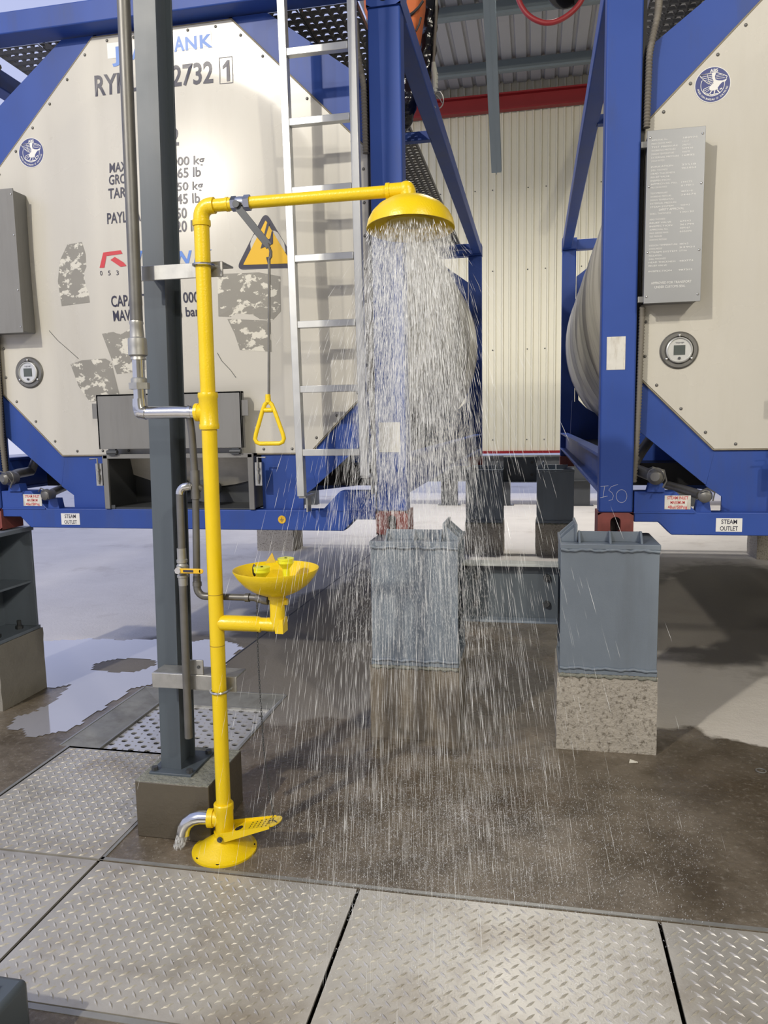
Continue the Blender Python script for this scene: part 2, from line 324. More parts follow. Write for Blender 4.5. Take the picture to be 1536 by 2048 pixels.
for a, b in zip(xs[:-1], xs[1:]): tread_plate(a, b, TY0, TY1, math.radians(45))
tread_plate(TX0, TX1, TY1, PY0-0.01, math.radians(45))
m = MB()                                             # steel angle edging of the trenches
m.box(TX1, RTX, TY1+0.001, TY1+0.016, -0.05, 0.003); m.box(TX1+0.001, TX1+0.013, TY1, PY0, -0.05, 0.003); m.box(TX0-0.014, TX0, TY1, PY0, -0.05, 0.003)
obj('edge_angle', m, EDGE, floor, smooth=0)
m = MB(); m.box(-4.2, RTX, TY0-0.02, TY0-0.001, -0.05, 0.002); obj('edge_angle', m, EDGE, floor, smooth=0)
m = MB(); m.box(PX0-0.012, PX0, PY0, PY1, -0.095, 0.003); m.box(PX1, PX1+0.014, PY0, PY1, -0.095, 0.003); m.box(PX0, PX1, PY1, PY1+0.012, -0.095, 0.003)
obj('edge_angle', m, EDGE, floor, smooth=0)
# perforated sheet in the pit, with real holes
m = MB(); zc = -0.03; nx, ny = 15, 14; cw, ch = (SX1-SX0)/nx, (SY1-PY0)/ny
for i in range(nx):
    for j in range(ny):
        cx, cy = SX0+(i+.5)*cw, PY0+(j+.5)*ch; rr = 0.0165 if (i+j) % 2 == 0 else 0.006
        o = [(cx+math.cos(PI/4*k+PI/8)*rr, cy+math.sin(PI/4*k+PI/8)*rr, zc) for k in range(8)]
        q = [(cx+a*cw/2, cy+b*ch/2, zc) for a, b in ((1,0),(1,1),(0,1),(-1,1),(-1,0),(-1,-1),(0,-1),(1,-1))]
        lo = [(p[0], p[1], zc-0.008) for p in o]
        m.add(o+q+lo, [(k, 8+k, 8+(k+1)%8) for k in range(8)]+[(k, 8+(k+1)%8, (k+1)%8) for k in range(8)]+[(k, (k+1)%8, 16+(k+1)%8, 16+k) for k in range(8)])
obj('perforated_sheet', m, mat('perforated_sheet_steel', (0.66, 0.66, 0.66), 0.33, metal=0.45, var=0.1, dirt=(0.3, 0.25, 0.18), dirt_amt=0.5, dirt_scale=(6, 2, 2)), floor, smooth=0)

for nm, q4 in (('pit_frame', [(PX0,PY0,0.001),(SX0,PY0,-0.022),(SX0,SY1,-0.022),(PX0,PY1,0.001)]), ('pit_frame', [(PX0,PY1,0.001),(SX0,SY1,-0.022),(SX1,SY1,-0.022),(PX1,PY1,0.001)]), ('pit_frame', [(PX1,PY1,0.001),(SX1,SY1,-0.022),(SX1,PY0,-0.022),(PX1,PY0,0.001)])):
    m = MB(); m.hexa([Vector(p)-Vector((0,0,.006)) for p in q4], [Vector(p) for p in q4]); obj(nm, m, GALVF, floor, smooth=0)
m = MB(); m.box(SX0-0.006, SX0+0.004, PY0, SY1, -0.04, -0.018); m.box(SX0, SX1, SY1-0.004, SY1+0.006, -0.04, -0.018); obj('frame_lip', m, EDGE, floor, smooth=0)
g1, g2 = G(742, 1108), G(440, 1335); dd = (g2-g1).normalized(); nv = Vector((-dd.y, dd.x, 0))*0.006
m = MB(); m.hexa([g1+nv+Vector((0,0,-.01)), g1-nv+Vector((0,0,-.01)), g2-nv+Vector((0,0,-.01)), g2+nv+Vector((0,0,-.01))], [g1+nv+Vector((0,0,.0008)), g1-nv+Vector((0,0,.0008)), g2-nv+Vector((0,0,.0008)), g2+nv+Vector((0,0,.0008))]); obj('expansion_joint', m, BLACK, floor, smooth=0)
# puddle that mirrors the evening sky
poly = [(-4.6,4.7),(-3.5,4.76),(-2.9,4.86),(-2.6,4.72),(-2.3,4.98),(-1.95,4.8),(-1.95,4.35),(-2.2,4.05),(-2.32,3.95),(-2.34,3.30),(-2.5,3.18),(-2.66,3.4),(-2.80,3.85),(-3.4,3.95),(-4.6,4.1)]
def inside(x, y, pl):
    r = False; j = len(pl)-1
    for i in range(len(pl)):
        if (pl[i][1] > y) != (pl[j][1] > y) and x < (pl[j][0]-pl[i][0])*(y-pl[i][1])/(pl[j][1]-pl[i][1])+pl[i][0]: r = not r
        j = i
    return r
from mathutils import noise as mn
m = MB(); idx = {}; st = 0.022
def pv(i, j):
    if (i, j) not in idx: idx[(i, j)] = len(m.v); m.v.append(Vector((i*st, j*st, 0.0025)))
    return idx[(i, j)]
for i in range(int(-4.6/st), int(-1.8/st)):
    for j in range(int(3.2/st), int(5.1/st)):
        x, y = (i+.5)*st, (j+.5)*st; nz = mn.noise((x*3.1, y*3.1, 0.3))*0.09+mn.noise((x*11, y*11, 2))*0.03
        if not inside(x+nz, y+nz*1.3, poly): continue
        isl = ((x+2.62)/0.22)**2+((y-4.3)/0.14)**2+nz*7
        if isl < 1: continue
        m.f.append((pv(i,j), pv(i+1,j), pv(i+1,j+1), pv(i,j+1)))
tag(obj('puddle', m, PUDDLE, None, smooth=0), 'shallow rain puddle mirroring the lavender sky behind the drain pit', 'puddle')

# ------------------------------------------------------------------ setting: wall, ceiling
WY, WZ0, WZ1, RZ = 15.0, 0.93, 7.3, 7.78
wl = MB(); wl.box(-2.6, 9, WY+0.07, WY+0.12, WZ0, RZ+0.06); wall = tag(obj('wall_back', wl, WALLC, None, smooth=0), kind='structure')
shared = None
for k in range(12):
    x0 = -2.6+k
    if shared is None:
        m = MB(); prof = []
        for r in range(7):
            a = r/7; w = 1/7; prof += [(a, 0), (a+w*.62, 0), (a+w*.72, -0.028), (a+w*.9, -0.028)]
        prof.append((0.998, 0)); V = [(x0+p, WY+0.04+q, z) for z in (WZ0, RZ+0.05) for p, q in prof]; n = len(prof)
        m.add(V, [(i, i+1, i+1+n, i+n) for i in range(n-1)])
        s0 = obj('wall_sheet', m, WALLC, wall, smooth=0); shared = s0.data
    else:
        s1 = s0.copy(); C.objects.link(s1); s1.location = s0.location+Vector((k, 0, 0))
m = MB()
for z in (1.15, 2.9, 4.4, 5.9):
    for k in range(35): m.sphere((-2.6+k/3+0.12, WY+0.03, z), 0.012, 6, 4)
obj('screw', m, DARKSTEEL, wall, smooth=0, kind='stuff')
m = MB(); m.box(-2.6, 9.0, WY-0.02, WY+0.1, WZ0-0.05, WZ0); tag(obj('trim_1', m, REDTRIM, None, smooth=0), kind='structure')
m = MB(); m.box(-2.6, 9.0, WY-0.16, WY-0.02, 7.27, 7.3); m.box(-2.6, 9.0, WY-0.06, WY-0.03, 7.3, 7.54); m.box(-2.6, 9.0, WY-0.16, WY-0.02, 7.54, 7.57)
tag(obj('trim_2', m, REDTRIM, None, smooth=0), kind='structure')
m = MB(); m.box(-2.6, 9.1, -6.6, WY+0.1, RZ+0.05, RZ+0.1); roof = tag(obj('ceiling', m, ROOFM, None, smooth=0), kind='structure')
r0 = None
for k in range(12):
    x0 = -2.6+k
    if r0 is None:
        m = MB(); prof = []
        for r in range(4):
            a = r/4; prof += [(a, 0), (a+.17, 0), (a+.19, 0.045), (a+.23, 0.045)]
        prof.append((0.999, 0)); n = len(prof); V = [(x0+p, y, RZ+q) for y in (-6.6, WY) for p, q in prof]
        m.add(V, [(i, i+1, i+1+n, i+n) for i in range(n-1)])
        r0 = obj('roof_sheet', m, ROOFM, roof, smooth=0)
    else:
        r1 = r0.copy(); C.objects.link(r1); r1.location = r0.location+Vector((k, 0, 0))
p0 = None
for k, y in enumerate((14.05, 12.15, 10.25, 8.35, 6.45, 4.55, 2.65, 0.75, -1.15, -3.05)):
    if p0 is None:
        m = MB(); m.box(-2.6, 9.1, y-0.005, y+0.005, RZ-0.22, RZ); m.box(-2.6, 9.1, y-0.09, y, RZ-0.22, RZ-0.21); m.box(-2.6, 9.1, y, y+0.07, RZ-0.01, RZ); m.box(-2.6, 9.1, y-0.09, y-0.083, RZ-0.21, RZ-0.185)
        p0 = obj('purlin', m, PURL, roof, smooth=0); y00 = y
    else:
        p1 = p0.copy(); C.objects.link(p1); p1.location = p0.location+Vector((0, y-y00, 0))
a = P(993, 345, 12.0); b = P(978, 0, 9.9); b2 = a+(b-a)*1.22
m = MB(); m.bar(a, b2, 0.15, 0.012, up=(0,-1,0.2)); d = (b2-a).normalized(); nn = Vector((0,1,0.5)).normalized()
m.bar(a+nn*.12, b2+nn*.12, 0.15, 0.012, up=(0,-1,0.2)); m.bar(a+nn*.06, b2+nn*.06, 0.012, 0.12, up=(0,-1,0.2))
br = obj('knee_brace', m, PURL, roof, smooth=0)

m = MB(); m.box(9.0, 9.1, -6.5, WY, 0, RZ); tag(obj('sky_blocker_right', m, WALLC, None, smooth=0), kind='structure')  # unseen wall added to block skylight from the right
m = MB(); m.box(-2.6, 9.0, -6.6, -6.5, 0, RZ); tag(obj('sky_blocker_front', m, WALLC, None, smooth=0), kind='structure')  # unseen wall added behind the camera to cut ambient skylight
# ------------------------------------------------------------------ pedestals
def pedestal(x0, x1, y0, side, label, soak=None, group='steel pedestals under the tank containers'):
    t = thing('container_pedestal', label, 'pedestal', ((x0+x1)/2, y0+0.19, 0), group)
    D = 0.375; y1 = y0+D; zt = 0.962
    m = MB(); m.box(x0-0.012, x1+0.006, y0, y1+0.01, 0, 0.372)
    # uneven cast block: subdivide and roughen
    bm = bmesh.new(); me = bpy.data.meshes.new('tmp'); me.from_pydata(m.v, [], m.f); bm.from_mesh(me)
    bmesh.ops.subdivide_edges(bm, edges=bm.edges[:], cuts=9, use_grid_fill=True)
    for v in bm.verts:
        if v.co.z > 0.01: 
            k = mn.noise(v.co*16)*0.004+mn.noise(v.co*45)*0.0025; v.co += Vector((k, k*0.6, 0 if v.co.z < 0.37 else k*0.8-0.001))
    m = MB(); m.v = [v.co.copy() for v in bm.verts]; m.f = [tuple(q.index for q in f.verts) for f in bm.faces]; bm.free(); bpy.data.meshes.remove(me)
    obj('concrete_base', m, soak or CONC, t, smooth=30)
    m = MB(); m.tube([(x0+(x1-x0)*i/30, y0+0.002+0.003*math.sin(i*2.7), 0.364+0.003*math.sin(i*1.9)) for i in range(31)], [0.009+0.002*math.sin(i*1.3) for i in range(31)], 8); obj('grout', m, GROUT, t, smooth=60)
    m = MB(); m.box(x0-0.004, x1+0.002, y0+0.004, y1, 0.372, 0.392); obj('bottom_plate', m, STEELGREY, t, bevel=0.002)
    m = MB(); m.box(x0, x1, y0+0.008, y0+0.022, 0.392, zt); obj('front_plate', m, STEELGREY, t, bevel=0.002)
    m = MB(); m.box(x0, x1, y1-0.03, y1-0.014, 0.392, zt); obj('back_plate', m, STEELGREY, t, bevel=0.002)
    cx = (x0+x1)/2
    m = MB(); m.box(cx-0.007, cx+0.007, y0+0.022, y1-0.03, 0.392, zt); obj('web', m, STEELGREY, t, smooth=0)
    for a, b in ((x0+0.015, cx-0.007), (cx+0.007, x1-0.015)):
        m = MB(); m.box(a, b, y0+0.022, y1-0.03, 0.655, 0.667); obj('stiffener', m, STEELGREY, t, smooth=0)
        for yy in (y0+0.09, y1-0.1):
            m = MB(); m.cyl(((a+b)/2+0.05*(1 if b > cx else -1), yy, 0.392), 0.012, 0.05, n=8); m.cyl(((a+b)/2+0.05*(1 if b > cx else -1), yy, 0.392), 0.022, 0.018, n=6)
            obj('anchor_bolt', m, DARKSTEEL, t, smooth=30)
    m = MB(); m.box(x0-0.004, x1+0.004, y0, y1, zt, 0.986); obj('top_plate', m, STEELGREY, t, bevel=0.003)
    for z in (zt-0.004, 0.4):
        pts = [(x0+(x1-x0)*i/40, y0+0.003+0.002*math.sin(i*2.1), z+0.003*math.sin(i*0.55+z*9)+0.0015*math.sin(i*1.7)) for i in range(41)]
        m = MB(); m.tube(pts, [0.0075+0.0012*math.sin(i*1.3) for i in range(41)], 8); obj('weld_bead', m, STEELGREY, t, smooth=60)
    # guides: front upright with ribs, flared guide on the inner side
    ix = x0+0.085 if side < 0 else x1-0.085; ox = x1-0.075 if side < 0 else x0+0.075
    a, b = min(ix, ox), max(ix, ox)
    m = MB(); m.box(a, b, y0+0.078, y0+0.09, 0.986, 1.034); obj('front_guide', m, STEELGREY, t, bevel=0.0015)
    for k in range(3):
        x = a+(b-a)*k/2; m = MB(); pr = [(y0+0.02, 0.986), (y0+0.09, 0.986), (y0+0.09, 1.036), (y0+0.07, 1.036)]
        m.hexa([(x-0.005, p[0], p[1]) for p in pr], [(x+0.005, p[0], p[1]) for p in pr]); obj('guide_rib', m, STEELGREY, t, bevel=0.0015)
    gx = ix-0.008 if side < 0 else ix+0.008; ex = x0+0.004 if side < 0 else x1-0.004
    m = MB(); m.box(min(gx, gx+side*0.01), max(gx, gx+side*0.01), y0+0.06, y1-0.06, 0.986, 1.068); obj('side_guide', m, STEELGREY, t, bevel=0.0015)
    for k in range(3):
        yy = y0+0.075+k*0.105; m = MB(); q = [(gx, 0.986), (ex, 0.986), (ex, 1.0), (gx, 1.066)]
        m.hexa([(p[0], yy-0.005, p[1]) for p in q], [(p[0], yy+0.005, p[1]) for p in q]); obj('guide_rib', m, STEELGREY, t, bevel=0.0015)
    return t
pedestal(-0.775, -0.352, 3.468, 1, 'grey steel pedestal drenched by the shower, under the left container corner', soak=CONCSOAK, group=None)
pedestal(0.122, 0.556, 3.475, -1, 'grey steel pedestal with dry front on speckled concrete, under the right blue post', group=None)
pedestal(-3.33, -2.885, 3.475, -1, 'dark open-sided steel pedestal at the left edge beside the puddle', soak=CONCDULL, group=None)
pedestal(-0.775, -0.352, 8.6, 1, 'far pedestal behind the falling water, left of the pair between the tanks', group=None)
pedestal(0.03, 0.44, 8.6, -1, 'far pedestal between the tanks, right of the pair near the cream wall', group=None)
pedestal(-3.33, -2.885, 8.6, -1, 'far pedestal seen under the left tank above the eyewash bowl', group=None)
pedestal(2.38, 2.82, 8.6, 1, 'far pedestal under the right tank at the right edge', group=None)
def cross_beam(x0, x1, y, z0, z1, label):
    t = thing('cross_beam', label, 'beam', ((x0+x1)/2, y, z0))
    m = MB(); m.box(x0, x1, y-0.07, y+0.03, z1-0.012, z1); obj('top_flange', m, PALE, t, bevel=0.002)
    m = MB(); m.box(x0, x1, y-0.07, y+0.03, z0, z0+0.012); obj('bottom_flange', m, STEELGREY, t, bevel=0.002)
    m = MB(); m.box(x0, x1, y-0.006, y+0.006, z0+0.012, z1-0.012); obj('web', m, BEAMGREY, t, smooth=0)
    for x in (x0+0.07, x1-0.055):
        for z in (z0+0.085, z1-0.075):
            m = MB(); m.cyl((x, y-0.006, z), 0.019, 0.014, (0,-1,0), 6); m.cyl((x, y-0.02, z), 0.011, 0.012, (0,-1,0), 10); obj('hex_bolt', m, DARKSTEEL, t, smooth=30)
cross_beam(-0.350, 0.119, 3.72, 0.557, 0.852, 'grey steel channel beam with four bolts joining the two near pedestals')
cross_beam(-0.350, 0.028, 8.78, 0.83, 1.13, 'dark steel beam joining the two far pedestals below the cream wall')

# ------------------------------------------------------------------ tank containers
Z0 = 0.992
def bulge(x, z):      # dished end: proud of the flat octagon inside r = 0.9
    r = math.hypot(x, z-2.45)
    return -0.085*(1-(r/0.9)**2)**1.3 if r < 0.9 else 0.0
YP = 3.715
OCT = [(-0.7115,1.405),(0.7115,1.405),(1.05,1.745),(1.05,2.865),(0.377,3.53),(-0.377,3.53),(-1.05,2.865),(-1.05,1.745)]
def oct_hit(a):
    d = (math.cos(a), math.sin(a)); o = (0, 2.45)
    for i in range(8):
        p, q = OCT[i], OCT[(i+1)%8]; ex, ez = q[0]-p[0], q[1]-p[1]; den = d[0]*ez-d[1]*ex
        if abs(den) < 1e-9: continue
        t = ((p[0]-o[0])*ez-(p[1]-o[1])*ex)/den; u = ((p[0]-o[0])*d[1]-(p[1]-o[1])*d[0])/den
        if t > 0 and -1e-6 <= u <= 1+1e-6: return t
def tube_ribbed(m, pts, r, n=10, pitch=0.014):
    pts = [Vector(p) for p in pts]; out = []
    for a, b in zip(pts[:-1], pts[1:]):
        k = max(2, int((b-a).length/pitch*2))
        out += [a+(b-a)*i/k for i in range(k)]
    out.append(pts[-1]); sm = out[:]
    for _ in range(12): sm = [sm[0]]+[(sm[i-1]+sm[i]*2+sm[i+1])/4 for i in range(1, len(sm)-1)]+[sm[-1]]
    m.tube(sm, [r*(1.0 if i % 2 else 0.74) for i in range(len(sm))], n)

def casting(m, mh, x0, x1, y0, y1, z0, z1, front=True):
    cx, cz = (x0+x1)/2, (z0+z1)/2; n = 24; w, h = (x1-x0)/2, (z1-z0)/2
    if not front: m.box(x0, x1, y0, y1, z0, z1); return
    O = []; Q = []
    for k in range(n):
        a = 2*PI*k/n; s = 1/max(abs(math.cos(a))/w, abs(math.sin(a))/h); Q.append((cx+math.cos(a)*s, y0, cz+math.sin(a)*s))
        O.append((cx+0.024*math.cos(a), y0, cz+0.024*math.sin(a)+(0.016 if math.sin(a) > 0 else -0.016)))
    I = [(p[0], y0+0.05, p[2]) for p in O]
    m.add(Q+O+I, [(k, (k+1)%n, n+(k+1)%n, n+k) for k in range(n)]+[(n+k, n+(k+1)%n, 2*n+(k+1)%n, 2*n+k) for k in range(n)])
    for q in ([(x0,y0,z0),(x1,y0,z0),(x1,y1,z0),(x0,y1,z0)], [(x0,y0,z1),(x1,y0,z1),(x1,y1,z1),(x0,y1,z1)], [(x0,y0,z0),(x0,y1,z0),(x0,y1,z1),(x0,y0,z1)], [(x1,y0,z0),(x1,y1,z0),(x1,y1,z1),(x1,y0,z1)], [(x0,y1,z0),(x1,y1,z0),(x1,y1,z1),(x0,y1,z1)]):
        m.add(q, [(0,1,2,3)])
    mh.add(I, [tuple(range(n))])

def container(cx, label, left):
    t = thing('tank_container', label, 'tank container', (cx, 6.4, Z0))
    ob = lambda name, m, mt, par=None, **k: obj(name, m, mt, par or t, **k)
    YF, YB = 3.65, 9.2; ZT = 3.586
    for sgn in (-1, 1):
        o0, o1 = sorted((cx+sgn*1.235, cx+sgn*1.072))
        for y0, y1, fr in ((YF, YF+0.105, True), (YB-0.105, YB, False)):
            m = MB(); m.box(o0+0.004, o1-0.004, y0, y1, Z0+0.118, ZT-0.118); p = ob('corner_post', m, BLUE, bevel=0.008)
            for z0, z1 in ((Z0, Z0+0.118), (ZT-0.118, ZT)):
                m = MB(); mh = MB(); yy0, yy1 = (y0-0.008, y0+0.17) if fr else (y1-0.17, y1+0.008)
                casting(m, mh, o0, o1, yy0, yy1, z0, z1, fr); c = ob('corner_casting', m, REDOX if z0 < 2 else BLUE, smooth=0)
                if fr: ob('aperture', mh, PIT, c, smooth=0)
        r0, r1 = sorted((cx+sgn*1.23, cx+sgn*1.13))
        m = MB(); m.box(r0, r1, YF+0.162, YB-0.162, ZT-0.11, ZT-0.005); ob('top_side_rail', m, BLUE, bevel=0.006)
        r0, r1 = sorted((cx+sgn*1.228, cx+sgn*1.15))
        m = MB(); m.box(min(cx+sgn*1.16, cx+sgn*1.17), max(cx+sgn*1.16, cx+sgn*1.17), YF+0.105, YB-0.105, 1.21, 1.37)
        m.box(r0, r1, YF+0.105, YB-0.105, 1.37, 1.385); m.box(r0, r1, YF+0.105, YB-0.105, 1.195, 1.21); ob('bottom_side_rail', m, BLUE, smooth=0)
        # walkway of perforated plank along the top
        w0, w1 = sorted((cx+sgn*0.42, cx+sgn*1.0)); m = MB(); mslot = MB()
        pw = (w1-w0)/2
        for q in range(2):
            a = w0+q*pw+0.002; b = a+pw-0.004; y0, y1 = YF+0.095, (YB-0.12 if sgn > 0 else 5.6); ny = int((y1-y0)/0.06); cyl_ = (y1-y0)/ny; nx = 6; cxx = (b-a)/nx; z = 3.554
            for i in range(nx):
                for j in range(ny):
                    x, y = a+(i+.5)*cxx, y0+(j+.5)*cyl_; hx, hy = cxx*0.31, cyl_*(0.13 if (i+j) % 2 else 0.09)
                    O = [(x-hx, y, z), (x-hx*.5, y-hy, z+0.006), (x+hx*.5, y-hy, z+0.006), (x+hx, y, z), (x+hx*.5, y+hy, z+0.006), (x-hx*.5, y+hy, z+0.006)]
                    Q = [(x-cxx/2, y, z), (x-cxx/2, y-cyl_/2, z), (x+cxx/2, y-cyl_/2, z), (x+cxx/2, y, z), (x+cxx/2, y+cyl_/2, z), (x-cxx/2, y+cyl_/2, z)]
                    m.add(O+Q, [(k, (k+1)%6, 6+(k+1)%6, 6+k) for k in range(6)])
            m.box(a, a+0.004, y0+0.05, y1, z+0.001, z+0.03); m.box(b-0.004, b, y0+0.05, y1, z+0.001, z+0.03)
        ob('walkway', m, WALKM, smooth=0)
        for y in ((5.35, 8.75) if sgn > 0 else (5.35,)):
            m = MB(); x0, x1 = sorted((cx+sgn*0.5, cx+sgn*1.14)); m.box(x0, x1, y, y+0.06, 3.47, 3.53); m.box(x1-0.005 if sgn > 0 else x0, x1 if sgn > 0 else x0+0.005, y, y+0.06, 3.47, 3.55); ob('walkway_bracket', m, BLUE, bevel=0.003)
    # top and bottom end beams
    m = MB(); m.box(cx-1.07, cx+1.07, YF-0.03, YF+0.10, 3.555, 3.66); ob('top_end_beam', m, BLUE, bevel=0.006)
    q = [(-1.07,1.066),(-0.96,1.066),(-0.90,1.006),(0.90,1.006),(0.96,1.066),(1.07,1.066),(1.07,1.21),(0.885,1.21),(0.79,1.112),(-0.79,1.112),(-0.885,1.21),(-1.07,1.21)]
    m = MB(); m.prism([(cx+a, b) for a, b in q], YF+0.005, YF+0.10); ob('bottom_end_beam', m, BLUE, bevel=0.004)
    m = MB(); m.box(cx-1.07, cx-0.8, YF+0.001, YF+0.006, 1.108, 1.116); m.box(cx+0.8, cx+1.07, YF+0.001, YF+0.006, 1.108, 1.116); ob('weld_bead', m, BLUE, smooth=0)
    m = MB(); m.box(cx-1.07, cx+1.07, YB-0.1, YB, 3.47, 3.58); ob('rear_end_beam', m, BLUE, bevel=0.004)
    m = MB(); m.box(cx-1.07, cx+1.07, YB-0.1, YB, 1.0, 1.12); ob('rear_end_beam', m, BLUE, bevel=0.004)
    # octagonal mounting ring, front and rear
    OUT = [(-0.668,1.112),(-0.668,1.18),(-1.068,1.51),(-1.068,3.175),(-0.56,3.545)]
    def ring(y0, y1, cab):
        m = MB()
        for s in (-1, 1):
            f = lambda p: (cx+s*abs(p[0]), p[1])
            for quad in ([(0.445,1.112),(0.668,1.112),(0.668,1.18),(0.445,1.42)] if cab else [(0.0,1.112),(0.668,1.112),(0.668,1.18),(0.0,1.42)],
                         [(0.445,1.42),(0.668,1.18),(0.74,1.23),(0.7,1.43)],
                         [(0.70,1.43),(0.74,1.235),(1.068,1.51),(1.068,1.765),(1.03,1.765)],
                         [(1.03,1.76),(1.068,1.76),(1.068,2.86),(1.03,2.86)],
                         [(1.03,2.85),(1.068,2.85),(1.068,3.175),(0.56,3.548),(0.36,3.548),(0.36,3.51)],
                         [(0.0,3.51),(0.38,3.51),(0.38,3.548),(0.0,3.548)]):
                m.prism([f(p) for p in quad], y0, y1)
        return m
    ob('end_ring', ring(YP+0.012, YP+0.03, True), BLUE, smooth=0)
    ob('end_ring', ring(YB-0.06, YB-0.04, False), BLUE, smooth=0)
    # dished end cladding
    m = MB(); n = 96; V = []
    rad = [0.9, 0.87, 0.84, 0.8, 0.75, 0.68, 0.6, 0.5, 0.4, 0.3, 0.15]
    for k in range(n):
        a = 2*PI*k/n+PI/n*0
        h = oct_hit(a); V.append((cx+math.cos(a)*h, YP, 2.45+math.sin(a)*h))
    ang8 = [math.atan2(p[1]-2.45, p[0]) % (2*PI) for p in OCT]
    for a8, p in zip(ang8, OCT):       # snap nearest samples to the true corners
        k = int(round(a8/(2*PI)*n)) % n; V[k] = (cx+p[0], YP, p[1])
    for r in rad:
        for k in range(n):
            a = 2*PI*k/n; V.append((cx+r*math.cos(a), YP+(bulge(r, 2.45) if r < 0.9 else 0), 2.45+r*math.sin(a)))
    V.append((cx, YP+bulge(0, 2.45), 2.45))
    F = [(i*n+k, i*n+(k+1)%n, (i+1)*n+(k+1)%n, (i+1)*n+k) for i in range(len(rad)) for k in range(n)]+[(len(rad)*n+k, len(rad)*n+(k+1)%n, len(V)-1) for k in range(n)]
    back = [(p[0], YP+0.012, p[2]) for p in V[:n]]; o = len(V); V += back
    F += [(k, o+k, o+(k+1)%n, (k+1)%n) for k in range(n)]
    m.add(V, F); panel = ob('end_cladding', m, CREAM, smooth=25)
    m = MB()
    for i in range(8):
        p, q = OCT[i], OCT[(i+1)%8]; L = math.hypot(q[0]-p[0], q[1]-p[1]); k = max(2, round(L/0.165))
        for j in range(k):
            s = (j+0.5)/k; x, z = p[0]+(q[0]-p[0])*s, p[1]+(q[1]-p[1])*s; x -= x/abs(x or 1)*0.0+0.022*(x/1.1); z -= 0.022*(z-2.45)/1.1
            m.sphere((cx+x, YP-0.001, z), 0.0075, 8, 5, (1, 0.6, 1))
    ob('rivet', m, DULLPIPE, panel, smooth=60, kind='stuff')
    m = MB(); e = [(cx+p[0]*1.004, 2.45+(p[1]-2.45)*1.004) for p in OCT]
    m.tube([(a, YP+0.004, b) for a, b in e]+[(e[0][0], YP+0.004, e[0][1])], 0.005, 6, cap=False); ob('edge_seal', m, mat('edge_sealant', (0.26, 0.23, 0.17), 0.7, var=0.3, scale=30), panel)
    # tank shell
    m = MB(); R = 1.185; cz = 2.39; pr = [(0.0, 3.8), (0.6, 3.82), (1.0, 3.87), (R, 3.93)]
    segs = 5; y = 3.93; Ls = (9.0-3.93)/segs
    for k in range(segs):
        pr += [(R, y+Ls*(k+1)-0.02), (R+0.0025, y+Ls*(k+1)-0.015), (R+0.0025, y+Ls*(k+1)-0.004), (R, y+Ls*(k+1))]
    pr += [(0.95, 9.06), (0.5, 9.1), (0, 9.12)]
    m.lathe((cx, 0, cz), pr, 72, (0,1,0)); ob('tank_shell', m, SHELL, smooth=30)
    for s in (-1, 1):
        for yy in (4.3, 8.5):
            m = MB(); m.prism([(cx+s*0.45, 1.14), (cx+s*1.15, 1.22), (cx+s*1.13, 1.75), (cx+s*0.45, 1.35)], yy, yy+0.05); ob('saddle', m, BLUE, smooth=0)
    m = MB(); m.box(cx-1.06, cx+1.06, 4.05, 8.95, 1.205, 1.32); ob('underframe', m, BLACK, smooth=0)
    # placard / document holder box
    x0, x1, z0, z1 = cx-1.056, cx-0.816, 2.062, 2.797
    m = MB(); m.box(x0+0.006, x1-0.006, 3.607, YP-0.002, z0+0.006, z1-0.006); bx = ob('document_box', m, GREYBOX, bevel=0.004)
    m = MB(); m.box(x0, x1, 3.600, 3.607, z0, z1); pl = ob('data_plate', m, GREYBOX if left else PLAC, bx, bevel=0.001)
    m = MB()
    for z in (z0+0.03, z0+0.22, z0+0.5, z1-0.03):
        for x in (x0+0.012, x1-0.012): m.sphere((x, 3.599, z), 0.005, 8, 5, (1, .6, 1))
    ob('screw', m, CHROME, bx, smooth=60, kind='stuff')
    rnd = random.Random(3)
    m = MB(); yy = lambda x, z: 3.5994
    z = z1-0.045; 
    def line(words, z, xa, xb, h): text(m, words, x0+xa, x0+xb, z, z+h, yy)
    rows = [("DATA PLATE", .03, .21), ("TANK No.", .02, .09), ("MANUFACTURER", .02, .12), ("DATE OF MANUFACTURE", .02, .15), ("DESIGN CODE", .02, .1), ("SHELL MATERIAL", .02, .12), ("CAPACITY", .02, .08), ("TARE MASS", .02, .09)]
    fill = ["APPROVAL No.", "MAX GROSS MASS", "TEST PRESSURE", "WORKING PRESSURE", "DESIGN TEMPERATURE", "EXTERNAL PRESSURE", "STEAM SYSTEM", "INSULATION", "SHELL THICKNESS", "HEAD THICKNESS", "RELIEF VALVE", "INSPECTION"]
    k = 0
    while z > z0+0.13:
        if abs(z-(z1-0.34)) < 0.008: line("SAFETY APPROVAL", z, .055, .16, 0.009)
        else:
            w = fill[k % len(fill)]; ln = 0.05+0.07*rnd.random(); line(w, z, .018, .018+ln, 0.0066)
            if rnd.random() < .7: line(("%d" % rnd.randint(1000, 999999)), z, .145, .17+0.04*rnd.random(), 0.0066)
        k += 1; z -= 0.0145 if k % 7 else 0.024
    line("APPROVED FOR TRANSPORT", z0+0.082, .03, .20, 0.010); line("UNDER CUSTOMS SEAL", z0+0.064, .045, .175, 0.010); line("", z0+0.046, .06, .16, 0.009)
    if not left: ob('engraved_text', m, WHITE, bx, smooth=0, kind='stuff')
    for zz in (z0+0.012, z1-0.055):
        m = MB(); m.box(cx-1.075, x0+0.006, 3.64, 3.665, zz, zz+0.025); ob('box_bracket', m, GALV, bx, smooth=0)
    # temperature gauge
    gx, gz = cx-0.88, 1.86
    yg = YP+bulge(-0.88, gz)
